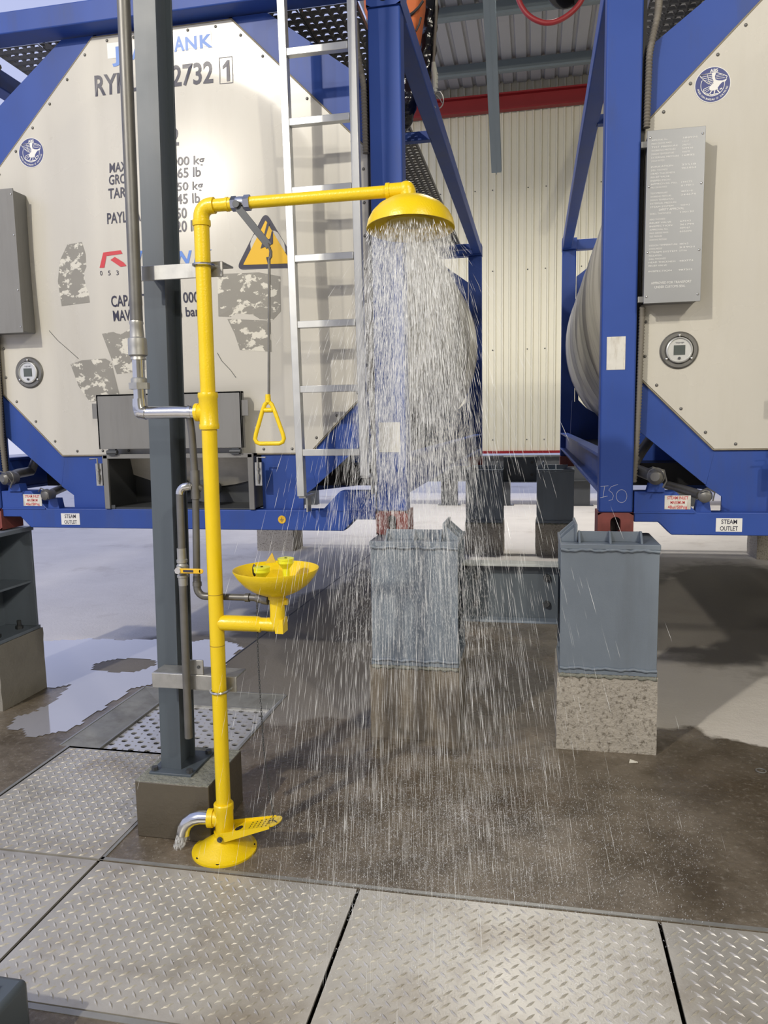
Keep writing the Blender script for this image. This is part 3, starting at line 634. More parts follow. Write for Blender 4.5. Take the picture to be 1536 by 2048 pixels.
    m = MB(); m.lathe((gx, YP+0.002, gz), [(0.085,0),(0.085,-0.006),(0.078,-0.012),(0.064,-0.012),(0.062,-0.006),(0.058,-0.006)], 40, (0,1,0)); g = ob('temperature_gauge', m, DULLPIPE, smooth=40)
    m = MB(); m.lathe((gx, YP, gz), [(0.058,0),(0.058,-0.018),(0.053,-0.021),(0.051,-0.015),(0,-0.015)], 40, (0,1,0)); ob('gauge_face', m, ALU, g, smooth=40)
    m = MB(); m.box(gx-0.025, gx+0.025, YP-0.0165, YP-0.0155, gz-0.022, gz+0.022); ob('display', m, LCD, g, smooth=0)
    m = MB(); text(m, "TEMP", gx-0.02, gx+0.02, gz+0.029, gz+0.036, lambda x, z: YP-0.0158); ob('lettering', m, INK, g, smooth=0)
    for aa in (90, 215, 325):
        m = MB(); m.sphere((gx+0.067*math.cos(math.radians(aa)), YP-0.013, gz+0.067*math.sin(math.radians(aa))), 0.0075, 10, 6, (1,.7,1)); ob('screw', m, CHROME, g, smooth=60)
    m = MB(); m.cyl((gx, YP-0.015, gz-0.037), 0.006, 0.006, (0,-1,0), 12); ob('button', m, DARKSTEEL, g)
    # classification roundel
    ax, az = cx-0.772, 3.005; R0 = 0.072; yb = YP+bulge(ax-cx, az)-0.002
    m = MB(); m.lathe((ax, yb, az), [(R0+0.003,0.0015),(R0+0.003,0.0),(0,0.0)], 48, (0,1,0)); rd = ob('roundel', m, WHITE, smooth=0)
    m = MB(); m.lathe((ax, yb-0.0006, az), [(R0,0.0),(0,0.0)], 48, (0,1,0)); ob('roundel_ground', m, NAVY, rd, smooth=0)
    m = MB(); k = R0/440.0; E = lambda u, v: (ax+(u-720)*k, az-(v-740)*k); ye = yb-0.0012
    def flat(pts): m.add([(E(*p)[0], ye, E(*p)[1]) for p in pts], [tuple(range(len(pts)))])
    def stroke(pts, w):
        for a, b in zip(pts[:-1], pts[1:]):
            d = Vector((b[0]-a[0], b[1]-a[1])); nrm = Vector((-d.y, d.x)).normalized()*w/2
            flat([(a[0]+nrm.x, a[1]+nrm.y), (b[0]+nrm.x, b[1]+nrm.y), (b[0]-nrm.x, b[1]-nrm.y), (a[0]-nrm.x, a[1]-nrm.y)])
    flat([(690,440),(800,430),(770,540),(790,620),(860,650),(960,660),(1080,625),(1040,690),(960,700),(900,760),(850,830),(860,880),(760,890),(690,900),(640,860),(640,790),(720,720),(740,660),(700,560)])
    for j, (a, b) in enumerate((((690,450),(380,480)), ((695,500),(400,530)), ((705,545),(450,575)), ((715,590),(510,620)), ((725,630),(550,665)), ((735,670),(590,705)), ((740,705),(650,735)))): stroke([a, b], 13)
    stroke([(690,440),(380,480),(480,600),(620,720)], 16); stroke([(570,450),(640,720)], 12)
    stroke([(800,440),(960,500),(1080,560),(1050,620)], 16)
    for a, b in (((800,520),(960,500)), ((800,560),(1000,540)), ((810,600),(1020,590))): stroke([a, b], 11)
    stroke([(640,780),(490,840),(510,930),(580,980)], 15); stroke([(640,830),(510,880)], 11); stroke([(640,870),(530,930)], 11)
    for a, b in (((700,890),(640,990)), ((780,890),(760,990)), ((830,870),(900,960)), ((900,880),(960,850)), ((560,960),(700,1000)), ((700,1000),(860,980))): stroke([a, b], 26)
    arc = [(720+300*math.cos(math.radians(d)), 740+290*math.sin(math.radians(d))) for d in range(-10, 215, 9)]; stroke(arc, 15)
    text(m, "ABS", E(640,0)[0], E(845,0)[0], E(0,425)[1], E(0,345)[1], lambda x, z: ye, bold=0.03)
    s_ = "AMERICAN BUREAU OF SHIPPING"
    for i, ch in enumerate(s_):
        if ch == ' ': continue
        a = math.radians(197-(197+17)*i/(len(s_)-1)+0) ; a = math.radians(195+(345-195)*i/(len(s_)-1))
        V_, F_ = glyphs(ch, 0.02); rr = 375*k
        V2 = []
        ca, sa = math.cos(a), math.sin(a)
        for v in V_:
            u = (v.x-0.3)*62*k; w = (v.y-0.35)*66*k; V2.append((ax+ca*(rr-w)-sa*u*1.0, ye, az+sa*(rr-w)+ca*u))
        m.add(V2, F_)
    ob('emblem', m, WHITE, rd, smooth=0)
    # steam connections
    ix, iz = cx-0.985, 1.285
    m = MB(); m.tube([(ix-0.07, 3.9, iz+0.02), (ix-0.05, 3.75, iz+0.015), (ix-0.01, 3.63, iz)], 0.027, 12); m.tube([(ix-0.07, 3.9, iz+0.02), (ix-0.02, 3.9, iz+0.11), (ix+0.03, 3.95, iz+0.17)], 0.025, 12); ob('steam_inlet_pipe', m, DULLPIPE)
    m = MB(); m.lathe((ix, 3.60, iz), [(0,-0.03),(0.02,-0.03),(0.034,-0.018),(0.036,0.01),(0.04,0.012),(0.04,0.03),(0.03,0.034),(0.03,0.06)], 20, (0.25,1,0)); m.tube([(ix-0.04,3.59,iz+0.03),(ix-0.02,3.56,iz+0.045),(ix+0.03,3.56,iz+0.03),(ix+0.045,3.58,iz-0.02),(ix+0.03,3.585,iz-0.05)], 0.004, 6); ob('steam_cap', m, DULLPIPE)
    ox, oz = cx-0.765, 1.193
    m = MB(); m.tube([(ox-0.11, 4.0, oz+0.02), (ox-0.05, 3.8, oz+0.01), (ox-0.01, 3.66, oz)], 0.022, 12); ob('steam_outlet_pipe', m, DULLPIPE)
    m = MB(); m.lathe((ox, 3.62, oz), [(0,-0.02),(0.018,-0.02),(0.03,-0.012),(0.032,0.01),(0.026,0.014),(0.026,0.045)], 20, (0.3,1,0)); m.tube([(ox-0.03,3.6,oz+0.02),(ox,3.58,oz+0.04),(ox+0.035,3.59,oz+0.02),(ox+0.03,3.6,oz-0.02)], 0.0035, 6); ob('steam_cap', m, DULLPIPE)
    m = MB(); m.prism([(ix-0.03, 1.21), (ix+0.05, 1.21), (ix+0.04, 1.25), (ix-0.02, 1.25)], 3.64, 3.70); ob('pipe_cradle', m, BLUE, smooth=0)
    m = MB(); m.prism([(ox-0.03, 1.112), (ox+0.04, 1.112), (ox+0.03, 1.168), (ox-0.02, 1.168)], 3.67, 3.72); ob('pipe_cradle', m, BLUE, smooth=0)
    # conduits beside the corner posts
    for s in (-1, 1):
        m = MB(); X = lambda a: cx+s*a
        tube_ribbed(m, [(X(0.99),3.80,3.50),(X(1.01),3.70,3.32),(X(1.045),3.685,3.15),(X(1.05),3.685,2.84)], 0.017); ob('conduit', m, HOSE, smooth=60)
        m = MB(); tube_ribbed(m, [(X(1.05),3.685,2.06),(X(1.055),3.68,1.75),(X(1.06),3.68,1.5),(X(1.068),3.70,1.25)], 0.016); ob('conduit', m, HOSE, smooth=60)
        m = MB(); m.box(min(X(1.056), X(1.07)), max(X(1.056), X(1.07)), 3.70, 3.712, 1.25, 3.4); ob('cable_tray', m, BLACK, smooth=0)
    # labels on the lower beam
    def plate(x0, x1, z0, z1, lines, ink, y=YF+0.0035):
        m = MB(); m.box(x0, x1, y, y+0.0015, z0, z1); pt = ob('label_plate', m, STICK if ink is LOGOR else WHITE, smooth=0)
        m = MB(); hh = (z1-z0)/len(lines)
        for i, (s, wf) in enumerate(lines):
            zt = z1-hh*i-hh*0.2; w = (x1-x0)*wf; c = (x0+x1)/2; text(m, s, c-w/2, c+w/2, zt-hh*0.62, zt, lambda x, z: y-0.0006, bold=0.015)
        ob('lettering', m, ink, pt, smooth=0)
    plate(cx-0.934, cx-0.819, 1.127, 1.192, [("STEAM INLET", .8), ("MAXIMUM", .55), ("4Bar/58Psig", .75)], LOGOR)
    plate(cx-0.706, cx-0.593, 1.024, 1.087, [("STEAM", .6), ("OUTLET", .68)], INK)
    # lower valve cabinet with lifted door
    x0, x1 = cx-0.425, cx+0.425; z0, z1 = 1.114, 1.405
    m = MB(); w = 0.012
    m.box(x0, x0+w, 3.66, 3.96, z0, z1); m.box(x1-w, x1, 3.66, 3.96, z0, z1); m.box(x0, x1, 3.66, 3.96, z1-w, z1); m.box(x0, x1, 3.66, 3.96, z0, z0+0.006); m.box(x0, x1, 3.95, 3.96, z0, z1)
    m.box(x0+w, x0+0.05, 3.655, 3.665, z0, z0+0.02); cab = ob('valve_cabinet', m, DARKSTEEL, smooth=0)
    m = MB()
    for a, b in ((x0-0.004, x0+0.026), (x1-0.026, x1+0.004)): m.box(a, b, 3.645, 3.66, z0, z1)
    m.box(x0, x1, 3.645, 3.66, z1-0.02, z1+0.004); ob('cabinet_frame', m, GREYBOX, cab, bevel=0.002)
    m = MB(); m.tube([(cx-0.1, 3.9, z0+0.1), (cx-0.1, 3.8, z0+0.1)], 0.05, 14); m.tube([(cx+0.1,3.9,z0+0.09),(cx+0.1,3.75,z0+0.09)], 0.04, 14); m.cyl((cx+0.1,3.75,z0+0.09), 0.06, 0.012, (0,-1,0), 16); ob('bottom_valve', m, DARKSTEEL, cab)
    m = MB(); m.box(cx-0.43, cx+0.385, 3.625, 3.64, 1.437, 1.725); m.box(cx-0.43, cx+0.385, 3.625, 3.665, 1.715, 1.725); m.box(cx-0.43, cx-0.42, 3.625, 3.665, 1.437, 1.725); m.box(cx+0.375, cx+0.385, 3.625, 3.665, 1.437, 1.725)
    door = ob('cabinet_door', m, GREYBOX, bevel=0.002)
    m = MB()
    for a, b in ((cx-0.46, cx-0.43), (cx+0.385, cx+0.42)): m.box(a, b, 3.63, 3.634, 1.6, 1.68)
    ob('door_tab', m, GREYBOX, door, bevel=0.001)
    for a in (cx-0.36, cx+0.34):
        m = MB(); m.cyl((a-0.03, 3.635, 1.42), 0.012, 0.06, (1,0,0), 10); m.box(a-0.02, a+0.02, 3.63, 3.65, 1.405, 1.44); ob('hinge', m, DARKSTEEL, door)
    for s in (-1, 1):
        x = cx+s*0.455; m = MB(); m.tube([(x+s*0.045, 3.64, 1.385), (x, 3.64, 1.387), (x, 3.64, 1.25)], 0.0045, 8); m.cyl((x, 3.64, 1.27), 0.009, 0.03, n=8); m.cyl((x, 3.64, 1.32), 0.009, 0.012, n=8); m.box(x-0.018, x+0.018, 3.648, 3.66, 1.24, 1.36); ob('latch_rod', m, GALV, cab)
    return t, ob
CL, CR = -1.852, 1.532
LC, obl = container(CL, 'blue framed white tank container behind the safety shower and ladder', True)
RC, obr = container(CR, 'blue framed white tank container on the right with engraved data plate in view', False)

# ---- print and fittings only on the left tank
yl = lambda x, z: YP+bulge(x-CL, z)-0.0016
def box_px(a, b):      # photo pixels (left, top), (right, bottom) on the dished end
    p = P(a[0], a[1], YP-0.03); q = P(b[0], b[1], YP-0.03); return p.x, q.x, q.z, p.z
def lt(m, s, x0p, x1p, ytp, ybp, **k):
    xm = (x0p+x1p)/2; p = P(x0p, ybp, YP-0.035); q = P(x1p, ybp, YP-0.035); tt = P(xm, ytp, YP-0.035); bb = P(xm, ybp, YP-0.035)
    text(m, s, p.x, q.x, bb.z, tt.z, yl, **k)
for a in ((("RYKU", 183, 277, 141, 181)), ("2732", 339, 422, 121.5, 164), ("1", 441, 455, 114, 157), ("2", 343, 361, 258, 293)):
    m = MB(); lt(m, *a, bold=0.022); obl('lettering', m, INK, smooth=0)
m = MB()
x0, x1, z0, z1 = box_px((433, 110), (462, 161))
for a in ((x0,x1,z0,z0+.003),(x0,x1,z1-.003,z1),(x0,x0+.003,z0,z1),(x1-.003,x1,z0,z1)): m.add([(p,yl(p,q),q) for p,q in ((a[0],a[2]),(a[1],a[2]),(a[1],a[3]),(a[0],a[3]))], [(0,1,2,3)])
obl('number_frame', m, INK, smooth=0)
for s, a, b, t_, c in (("MAX.", 223, 262, 327, 346), ("GROSS.", 223, 279, 351, 370), ("TARE", 223, 268, 379, 399), ("PAYLOAD", 222, 304, 427, 448),
                       ("000 kg", 348, 413, 316, 333), ("65 lb", 361, 407, 339, 358), ("50 kg", 361, 412, 368, 384), ("45 lb", 361, 407, 392, 411), ("50", 361, 382, 421, 441), ("20 lb", 361, 405, 446, 467),
                       ("CAPACITY", 229, 317, 592, 613), ("MAWP", 232, 285, 622, 642), ("000", 374, 405, 587, 607), ("0", 361, 371, 623, 640), ("bar", 378, 405, 616, 634)):
    m = MB(); lt(m, s, a, b, t_, c, bold=0.018); obl('lettering', m, INK, smooth=0)
for s, a in (("0", 207), ("5", 224), ("3", 241)):
    m = MB(); lt(m, s, a, a+5, 544, 553); obl('lettering', m, INK, smooth=0)
x0, x1, z0, z1 = P(215, 106, YP).x, P(422, 60, YP).x, P(215, 118, YP).z, P(215, 87, YP).z
m = MB(); nx = 12
for i in range(nx):
    a, b = x0+(x1-x0)*i/nx, x0+(x1-x0)*(i+1)/nx
    m.add([(p, yl(p, q)+0.0006, q) for p, q in ((a,z0),(b,z0),(b,z1),(a,z1))], [(0,1,2,3)])
lg = obl('logo_strip', m, WHITE, smooth=0)
m = MB(); 
for s, a, b, t_, c in (("J", 217, 234, 88, 116), ("A", 256, 279, 84, 111), ("A", 342, 363, 67, 95), ("N", 365, 388, 67, 92), ("K", 394, 419, 63, 88)): lt(m, s, a, b, t_, c, bold=0.03)
obl('lettering', m, LOGOB, lg, smooth=0)
m = MB(); q = lambda px: [P(x, y, YP-0.035) for x, y in px]
for pts in ([(206,538),(214,508),(222,508),(216,538)], [(214,508),(250,504),(254,511),(222,515)], [(229,523),(238,517),(256,528),(262,535),(250,537)]):
    m.add([(p.x, yl(p.x, p.z), p.z) for p in q(pts)], [tuple(range(len(pts)))])
obl('red_logo', m, LOGOR, smooth=0)
m = MB(); lt(m, "T", 270, 300, 507, 532, bold=0.03, shear=0.3); lt(m, "A", 318, 345, 507, 532, bold=0.03, shear=0.3); lt(m, "N", 362, 386, 507, 532, bold=0.03, shear=0.3); lt(m, "K", 395, 428, 505, 532, bold=0.03, shear=0.3)
obl('blue_logo', m, LOGOB, smooth=0)
# electric shock warning triangle
def tri(m, k, dy, cr_):
    A = [P(537,424,YP-0.03), P(602,537,YP-0.03), P(481,540,YP-0.03)]; A = [Vector((CL+0.537,0,2.605)), Vector((CL+0.698,0,2.327)), Vector((CL+0.376,0,2.327))]
    cc = (A[0]+A[1]+A[2])/3; A = [cc+(a-cc)*k for a in A]; pts = []
    for i in range(3):
        p, prv, nxt = A[i], A[i-1], A[(i+1)%3]; d0 = (prv-p).normalized(); d1 = (nxt-p).normalized()
        for s in range(7):
            u = s/6; a0 = p+d0*cr_; a1 = p+d1*cr_; pts.append(a0*(1-u)**2+p*2*u*(1-u)+a1*u*u)
    m.add([(p.x, yl(p.x, p.z)+dy, p.z) for p in pts], [tuple(range(len(pts)))])
m = MB(); tri(m, 1.0, 0.0, 0.045); sg = obl('warning_sign', m, INK, smooth=0, label='triangular electric shock warning sign')
m = MB(); tri(m, 0.76, -0.0008, 0.006); obl('sign_field', m, SIGNY, sg, smooth=0)
m = MB(); cxs, czs = CL+0.537, 2.42
for pts in ([(0.006,0.125),(0.02,0.125),(-0.012,0.04),(0.02,0.052),(0.028,0.085),(0.035,0.087),(0.032,0.025),(0.01,0.02),(-0.03,0.005),(-0.025,0.02)],
            [(0.016,0.01),(0.022,0.012),(0.012,-0.05),(0.007,-0.052)], [(-0.004,-0.038),(0.026,-0.034),(0.004,-0.075)]):
    m.add([(cxs+a, yl(cxs+a, czs+b)-0.0014, czs+b) for a, b in pts], [tuple(range(len(pts)))])
obl('bolt_symbol', m, INK, sg, smooth=0)
for pts in ([(122,612),(115,562),(121,520),(137,490),(168,486),(176,510),(183,606)], [(135,728),(160,720),(210,717),(222,724),(234,788),(198,800),(172,803),(150,772)], [(206,668),(290,655),(292,742),(232,748),(222,715)],
            [(441,551),(520,546),(561,553),(561,622),(545,640),(441,634)], [(458,639),(541,641),(541,703),(480,700),(471,668)]):
    pp = q(pts); m = MB(); c = sum(pp, Vector())/len(pp); V = [(c.x, yl(c.x, c.z)+.0004, c.z)]; K = 4; n = len(pp)
    for ringk in range(1, K+1):
        for p in pp: v = c+(p-c)*ringk/K; V.append((v.x, yl(v.x, v.z)+.0004, v.z))
    F = [(0, 1+i, 1+(i+1)%n) for i in range(n)]+[(1+(r-1)*n+i, 1+r*n+i, 1+r*n+(i+1)%n, 1+(r-1)*n+(i+1)%n) for r in range(1, K) for i in range(n)]
    m.add(V, F); obl('sticker_residue', m, RESID, smooth=0)
m = MB()
for pts in ([(92,660),(110,680),(130,697),(153,717)], [(436,706),(444,722),(460,740),(470,755)]):
    m.tube([(p.x, yl(p.x, p.z), p.z) for p in q(pts)], 0.0012, 5)
obl('scratch', m, DARKSTEEL, smooth=0)
m = MB(); e = P(564, 1039, 3.655); m.cyl((e.x, 3.6555, e.z), 0.021, 0.003, (0,-1,0), 24); ed = obl('earth_symbol', m, SIGNY)
m = MB(); 
for dz, w in ((0.0,.022),(-0.005,.014),(-0.010,.007)): m.box(e.x-w/2, e.x+w/2, 3.6515, 3.6523, e.z+dz-0.001, e.z+dz+0.001)
m.box(e.x-.001, e.x+.001, 3.6515, 3.6523, e.z, e.z+0.012); obl('symbol_lines', m, INK, ed, smooth=0)
# stickers on posts and chalk
p, r_ = P(758, 845, 3.649), P(801, 904, 3.649); m = MB(); m.box(p.x, r_.x, 3.6475, 3.6495, r_.z, p.z); obl('sticker', m, STICK, smooth=0)
p, r_ = P(1214, 674, 3.649), P(1250, 739, 3.649); m = MB(); m.box(p.x, r_.x, 3.6475, 3.6495, r_.z, p.z); obr('sticker', m, STICK, smooth=0)
m = MB(); k = 0.1953; cp = lambda pts: [P(1080+a*k, 960+b*k, 3.6495) for a, b in pts]
for pts in ([(620,65),(700,60)], [(662,62),(645,178)], [(615,182),(692,165)], [(798,45),(730,68),(703,105),(735,128),(752,160),(740,200),(703,212)], [(835+55*math.cos(a*PI/10), 165+66*math.sin(a*PI/10)) for a in range(21)]):
    m.tube(cp(pts), 0.0007, 5)
obr('chalk_mark', m, WHITE, smooth=60)
# ladder on the left tank
lad = MB(); bt = lambda x0, z0, x1, z1, w: lad.hexa([(x0-w/2,3.49,z0),(x0+w/2,3.49,z0),(x0+w/2,3.535,z0),(x0-w/2,3.535,z0)], [(x1-w/2,3.49,z1),(x1+w/2,3.49,z1),(x1+w/2,3.535,z1),(x1-w/2,3.535,z1)])
bt(-1.122, 1.2, -1.146, 3.62, 0.036); ldr = obl('ladder', lad, ALU, bevel=0.002)
lad = MB(); bt(-0.803, 1.3, -0.820, 3.85, 0.036); obl('ladder_rail', lad, ALU, ldr, bevel=0.002)
for z in (3.262, 2.957, 2.652, 2.345, 2.04, 1.735, 1.43):
    f = (z-1.2)/2.42; m = MB(); m.box(-1.104-0.024*f, -0.822-0.017*f, 3.492, 3.528, z-0.032, z); obl('rung', m, ALU, ldr, bevel=0.002)
m = MB(); m.box(-1.135, -1.10, 3.50, 3.66, 1.19, 1.2); m.box(-1.13, -1.122, 3.6, 3.66, 1.11, 1.2); m.box(-0.82, -0.785, 3.50, 3.66, 1.29, 1.3); m.box(-0.793, -0.785, 3.6, 3.66, 1.2, 1.3); m.box(-1.16, -1.13, 3.5, 3.625, 3.56, 3.62); m.box(-0.83, -0.80, 3.5, 3.625, 3.56, 3.62); obl('ladder_bracket', m, GALV, ldr, smooth=0)

# ------------------------------------------------------------------ grey column
t = thing('steel_column', 'grey steel column on a wet concrete footing, left of the yellow shower post', 'column', (-1.36, 2.6, 0))
m = MB(); xa, xb = -1.377, -1.322; zt = 4.6; zb = 0.232
def col(dx0, dx1, y0, y1):
    m = MB(); L_ = lambda z: xa+(xb-xa)*(z-zb)/(2.95-zb)
    m.hexa([(L_(zb)+a, b, zb) for a, b in ((dx0,y0),(dx1,y0),(dx1,y1),(dx0,y1))], [(L_(zt)+a, b, zt) for a, b in ((dx0,y0),(dx1,y0),(dx1,y1),(dx0,y1))]); return m
obj('front_flange', col(-0.042, 0.042, 2.54, 2.55), COLGREY, t, bevel=0.001)
obj('back_flange', col(-0.042, 0.042, 2.655, 2.665), COLGREY, t, bevel=0.001)
obj('web', col(0.012, 0.021, 2.55, 2.655), COLGREY, t, smooth=0)
m = MB(); m.box(-1.45, -1.275, 2.50, 2.71, 0.222, 0.233); obj('base_plate', m, COLGREY, t, bevel=0.002)
m = MB(); m.box(-1.478, -1.178, 2.442, 2.76, 0, 0.222); obj('concrete_footing', m, CONCWET, t, bevel=0.004)
m = MB(); m.box(-1.478, -1.18, 2.444, 2.758, 0.2195, 0.224); obj('grout_top', m, GROUT, t, bevel=0.001)
for x, y in ((-1.435, 2.52), (-1.29, 2.52), (-1.435, 2.69), (-1.29, 2.69)):
    m = MB(); m.cyl((x, y, 0.233), 0.013, 0.014, n=6); obj('anchor_nut', m, DARKSTEEL, t)
# ------------------------------------------------------------------ brackets on the column
def bracket(x0, x1, z0, z1, lab, plate):
    t = thing('pipe_bracket', lab, 'bracket', ((x0+x1)/2, 2.5, z0))
    m = MB(); m.box(x0, x1, 2.442, 2.449, z0, z1); m.box(x0, x1, 2.449, 2.539, z1-0.007, z1); obj('angle_iron', m, GALV, t, bevel=0.002)
    if plate:
        m = MB(); m.box(-1.262, -1.178, 2.446, 2.453, z1, z1+0.055); o = obj('fixing_plate', m, GALV, t, bevel=0.002)
        for x in (-1.245, -1.195):
            m = MB(); m.cyl((x, 2.446, z1+0.03), 0.006, 0.004, (0,-1,0), 10); obj('plate_bolt', m, DARKSTEEL, o)
    xc = -1.105+0.018*(z0-0.2)/2.0; zc_ = z0+0.016 if plate else (z0+z1)/2+0.008
    m = MB(); m.tube([(xc-0.033, 2.47, zc_)]+[(xc+0.033*math.cos(a*PI/12), 2.409+0.0335*math.sin(a*PI/12), zc_) for a in range(12, 25)]+[(xc+0.033, 2.47, zc_)], 0.0045, 8); obj('u_bolt', m, CHROME, t)
    m = MB(); m.cyl((xc+0.033, 2.449, zc_), 0.009, 0.01, (0,1,0), 6); m.cyl((xc-0.033, 2.449, zc_), 0.009, 0.01, (0,1,0), 6); obj('nut', m, DARKSTEEL, t)
bracket(-1.358, -1.035, 2.055, 2.105, 'upper galvanised angle bracket holding the yellow post to the column', False)
bracket(-1.382, -1.05, 0.596, 0.652, 'lower galvanised angle bracket near the drain pit holding the yellow post', True)

# ------------------------------------------------------------------ supply and branch pipes
t = thing('supply_pipe', 'grey water supply pipe running down beside the column into the yellow tee', 'pipe', (-1.34, 2.40, 1.58))
Y = 2.395
m = MB(); m.tube([(-1.287, Y, 4.6), (-1.336, Y, 1.905)], 0.0215, 18); obj('riser', m, DULLPIPE, t)
m = MB(); m.lathe((-1.337, Y, 1.80), [(0.0,0.115),(0.022,0.115),(0.024,0.108),(0.0215,0.1),(0.024,0.06),(0.031,0.055),(0.032,0.035),(0.0315,0.03),(0.032,0.02),(0.032,0.0),(0.024,-0.006),(0.026,-0.016),(0.0,-0.016)], 22); obj('coupling', m, GALV, t)
m = MB(); m.tube([(-1.338, Y, 1.79), (-1.340, Y, 1.63)], 0.0205, 18); obj('nipple', m, CHROME, t)
m = MB(); m.lathe((-1.339, Y, 1.694), [(0,0.012),(0.036,0.012),(0.036,-0.01),(0,-0.01)], 6); m.lathe((-1.339, Y, 1.706), [(0.027,0.0),(0.027,0.014),(0.022,0.018)], 20); obj('union_nut', m, GALV, t)
m = MB(); m.tube([(-1.341, Y, 1.652), (-1.341, Y, 1.632), (-1.339, Y, 1.616), (-1.331, Y, 1.606), (-1.316, Y, 1.603)], [0.0235, 0.025, 0.026, 0.026, 0.0245], 20); m.sphere((-1.337, Y, 1.608), 0.026, 16, 10); obj('elbow', m, CHROME, t)
m = MB(); m.tube([(-1.322, Y, 1.603), (-1.20, 2.40, 1.603), (-1.118, 2.408, 1.6)], 0.0215, 20); obj('cross_pipe', m, CHROME, t)
m = MB(); m.tube([(-1.165, 2.404, 1.602), (-1.155, 2.405, 1.602)], 0.024, 20); obj('weld_ring', m, CHROME, t)
t = thing('branch_pipe', 'thin galvanised branch pipe with yellow levered ball valve feeding the eyewash', 'pipe', (-1.17, 2.44, 0.41))
yb = 2.44
m = MB(); m.tube([(-1.166, 2.412, 1.585), (-1.169, 2.43, 1.53), (-1.170, yb, 1.36), (-1.182, yb, 1.02)], 0.0125, 14); obj('down_pipe', m, DULLPIPE, t)
m = MB(); m.tube([(-1.170, yb, 1.40), (-1.171, yb, 1.30)], 0.0165, 14); m.tube([(-1.170, yb, 1.345), (-1.19, yb, 1.345)], 0.0155, 14); m.tube([(-1.17, yb, 1.345), (-1.15, yb+0.01, 1.335)], 0.013, 12); obj('branch_tee', m, DULLPIPE, t)
arc = [(-1.222+0.03*math.cos(a), 2.425, 1.313+0.03*math.sin(a)) for a in [PI/2+i*PI/2/6 for i in range(7)]]
arc = [(-1.185, yb-0.006, 1.345), (-1.20, 2.428, 1.344)]+[(-1.196-0.026*math.sin(i*PI/12), 2.422, 1.318+0.026*math.cos(i*PI/12)) for i in range(7)]
m = MB(); m.tube(arc, 0.0145, 14); obj('elbow', m, CHROME, t)
m = MB(); m.tube([(-1.222, 2.422, 1.318), (-1.226, 2.422, 1.09)], 0.0135, 14); m.tube([(-1.228, 2.422, 1.02), (-1.236, 2.422, 0.42)], 0.0145, 14); obj('drain_leg', m, DULLPIPE, t)
m = MB(); m.lathe((-1.227, 2.422, 1.05), [(0,-0.06),(0.016,-0.06),(0.017,-0.032),(0.02,-0.03),(0.02,-0.022),(0.015,-0.018),(0.021,-0.01),(0.021,0.012),(0.015,0.02),(0.019,0.024),(0.019,0.034),(0.016,0.036),(0.016,0.075),(0,0.075)], 18); m.cyl((-1.227, 2.422, 1.05), 0.014, 0.03, (0,-1,0), 14); vv = obj('ball_valve', m, GALV, t)
m = MB(); m.box(-1.222, -1.14, 2.385, 2.390, 1.041, 1.059); m.cyl((-1.14, 2.385, 1.05), 0.009, 0.005, (0,1,0), 12); obj('valve_lever', m, SIGNY, vv, bevel=0.002, label='yellow valve lever')
m = MB(); m.box(-1.206, -1.168, 2.384, 2.3849, 1.046, 1.054); obj('lever_print', m, INK, vv, smooth=0)
m = MB(); m.cyl((-1.227, 2.393, 1.05), 0.012, 0.01, (0,-1,0), 6); obj('handle_nut', m, CHROME, vv)
m = MB(); m.tube([(-1.182, yb, 1.02), (-1.1825, yb, 0.985)]+[(-1.152-0.031*math.cos(i*PI/12), yb, 0.979-0.031*math.sin(i*PI/12)) for i in range(7)]+[(-1.12, yb, 0.948)], 0.0135, 14); m.tube([(-1.182, yb, 1.0), (-1.1825, yb, 0.985)], 0.016, 14); obj('elbow', m, DULLPIPE, t)
m = MB(); m.tube([(-1.12, yb, 0.948), (-0.97, yb, 0.948), (-0.91, 2.425, 0.947)], 0.012, 14); m.tube([(-1.0, yb, 0.948), (-0.985, yb, 0.948)], 0.016, 12); m.tube([(-0.955, 2.437, 0.948), (-0.93, 2.43, 0.948)], 0.017, 12); m.tube([(-0.93, 2.43, 0.948), (-0.905, 2.424, 0.947)], 0.02, 12); obj('feed_pipe', m, DULLPIPE, t)

# ------------------------------------------------------------------ the safety shower
sx0, sy = -1.106, 2.409
t = thing('safety_shower', 'yellow emergency shower and eyewash station spraying water', 'safety shower', (sx0, sy, 0))
SX = lambda z: sx0+0.018*(z-0.2)/2.05
m = MB(); m.lathe((sx0-0.006, sy+0.005, 0), [(0,0),(0.118,0),(0.118,0.007),(0.108,0.009),(0.098,0.013),(0.094,0.017),(0.066,0.036),(0.045,0.052),(0.036,0.06),(0.036,0.075),(0,0.075)], 48); fl_ = obj('base_flange', m, YELLOW, t)
for a in (-80, 20, 140, 230):
    m = MB(); m.cyl((sx0-0.006+0.106*math.cos(math.radians(a)), sy+0.005+0.106*math.sin(math.radians(a)), 0.0085), 0.0065, 0.001, n=12); obj('bolt_hole', m, PIT, fl_)
m = MB(); m.lathe((sx0, sy, 0.065), [(0,0),(0.033,0),(0.034,0.09),(0.036,0.095),(0.036,0.118),(0.033,0.122),(0,0.122)], 28); m.tube([(sx0, sy, 0.125), (sx0-0.052, sy-0.006, 0.125)], [0.03, 0.029], 22); m.tube([(sx0-0.04, sy-0.004, 0.125), (sx0-0.06, sy-0.007, 0.125)], 0.034, 22); obj('base_tee', m, YELLOW, t)
m = MB(); m.tube([(sx0-0.055, sy-0.006, 0.127), (sx0-0.09, sy-0.01, 0.127), (sx0-0.115, sy-0.013, 0.121), (sx0-0.137, sy-0.016, 0.106), (sx0-0.15, sy-0.018, 0.086), (sx0-0.156, sy-0.019, 0.062)], 0.0255, 20, cap=False); obj('drain_elbow', m, CHROME, t)
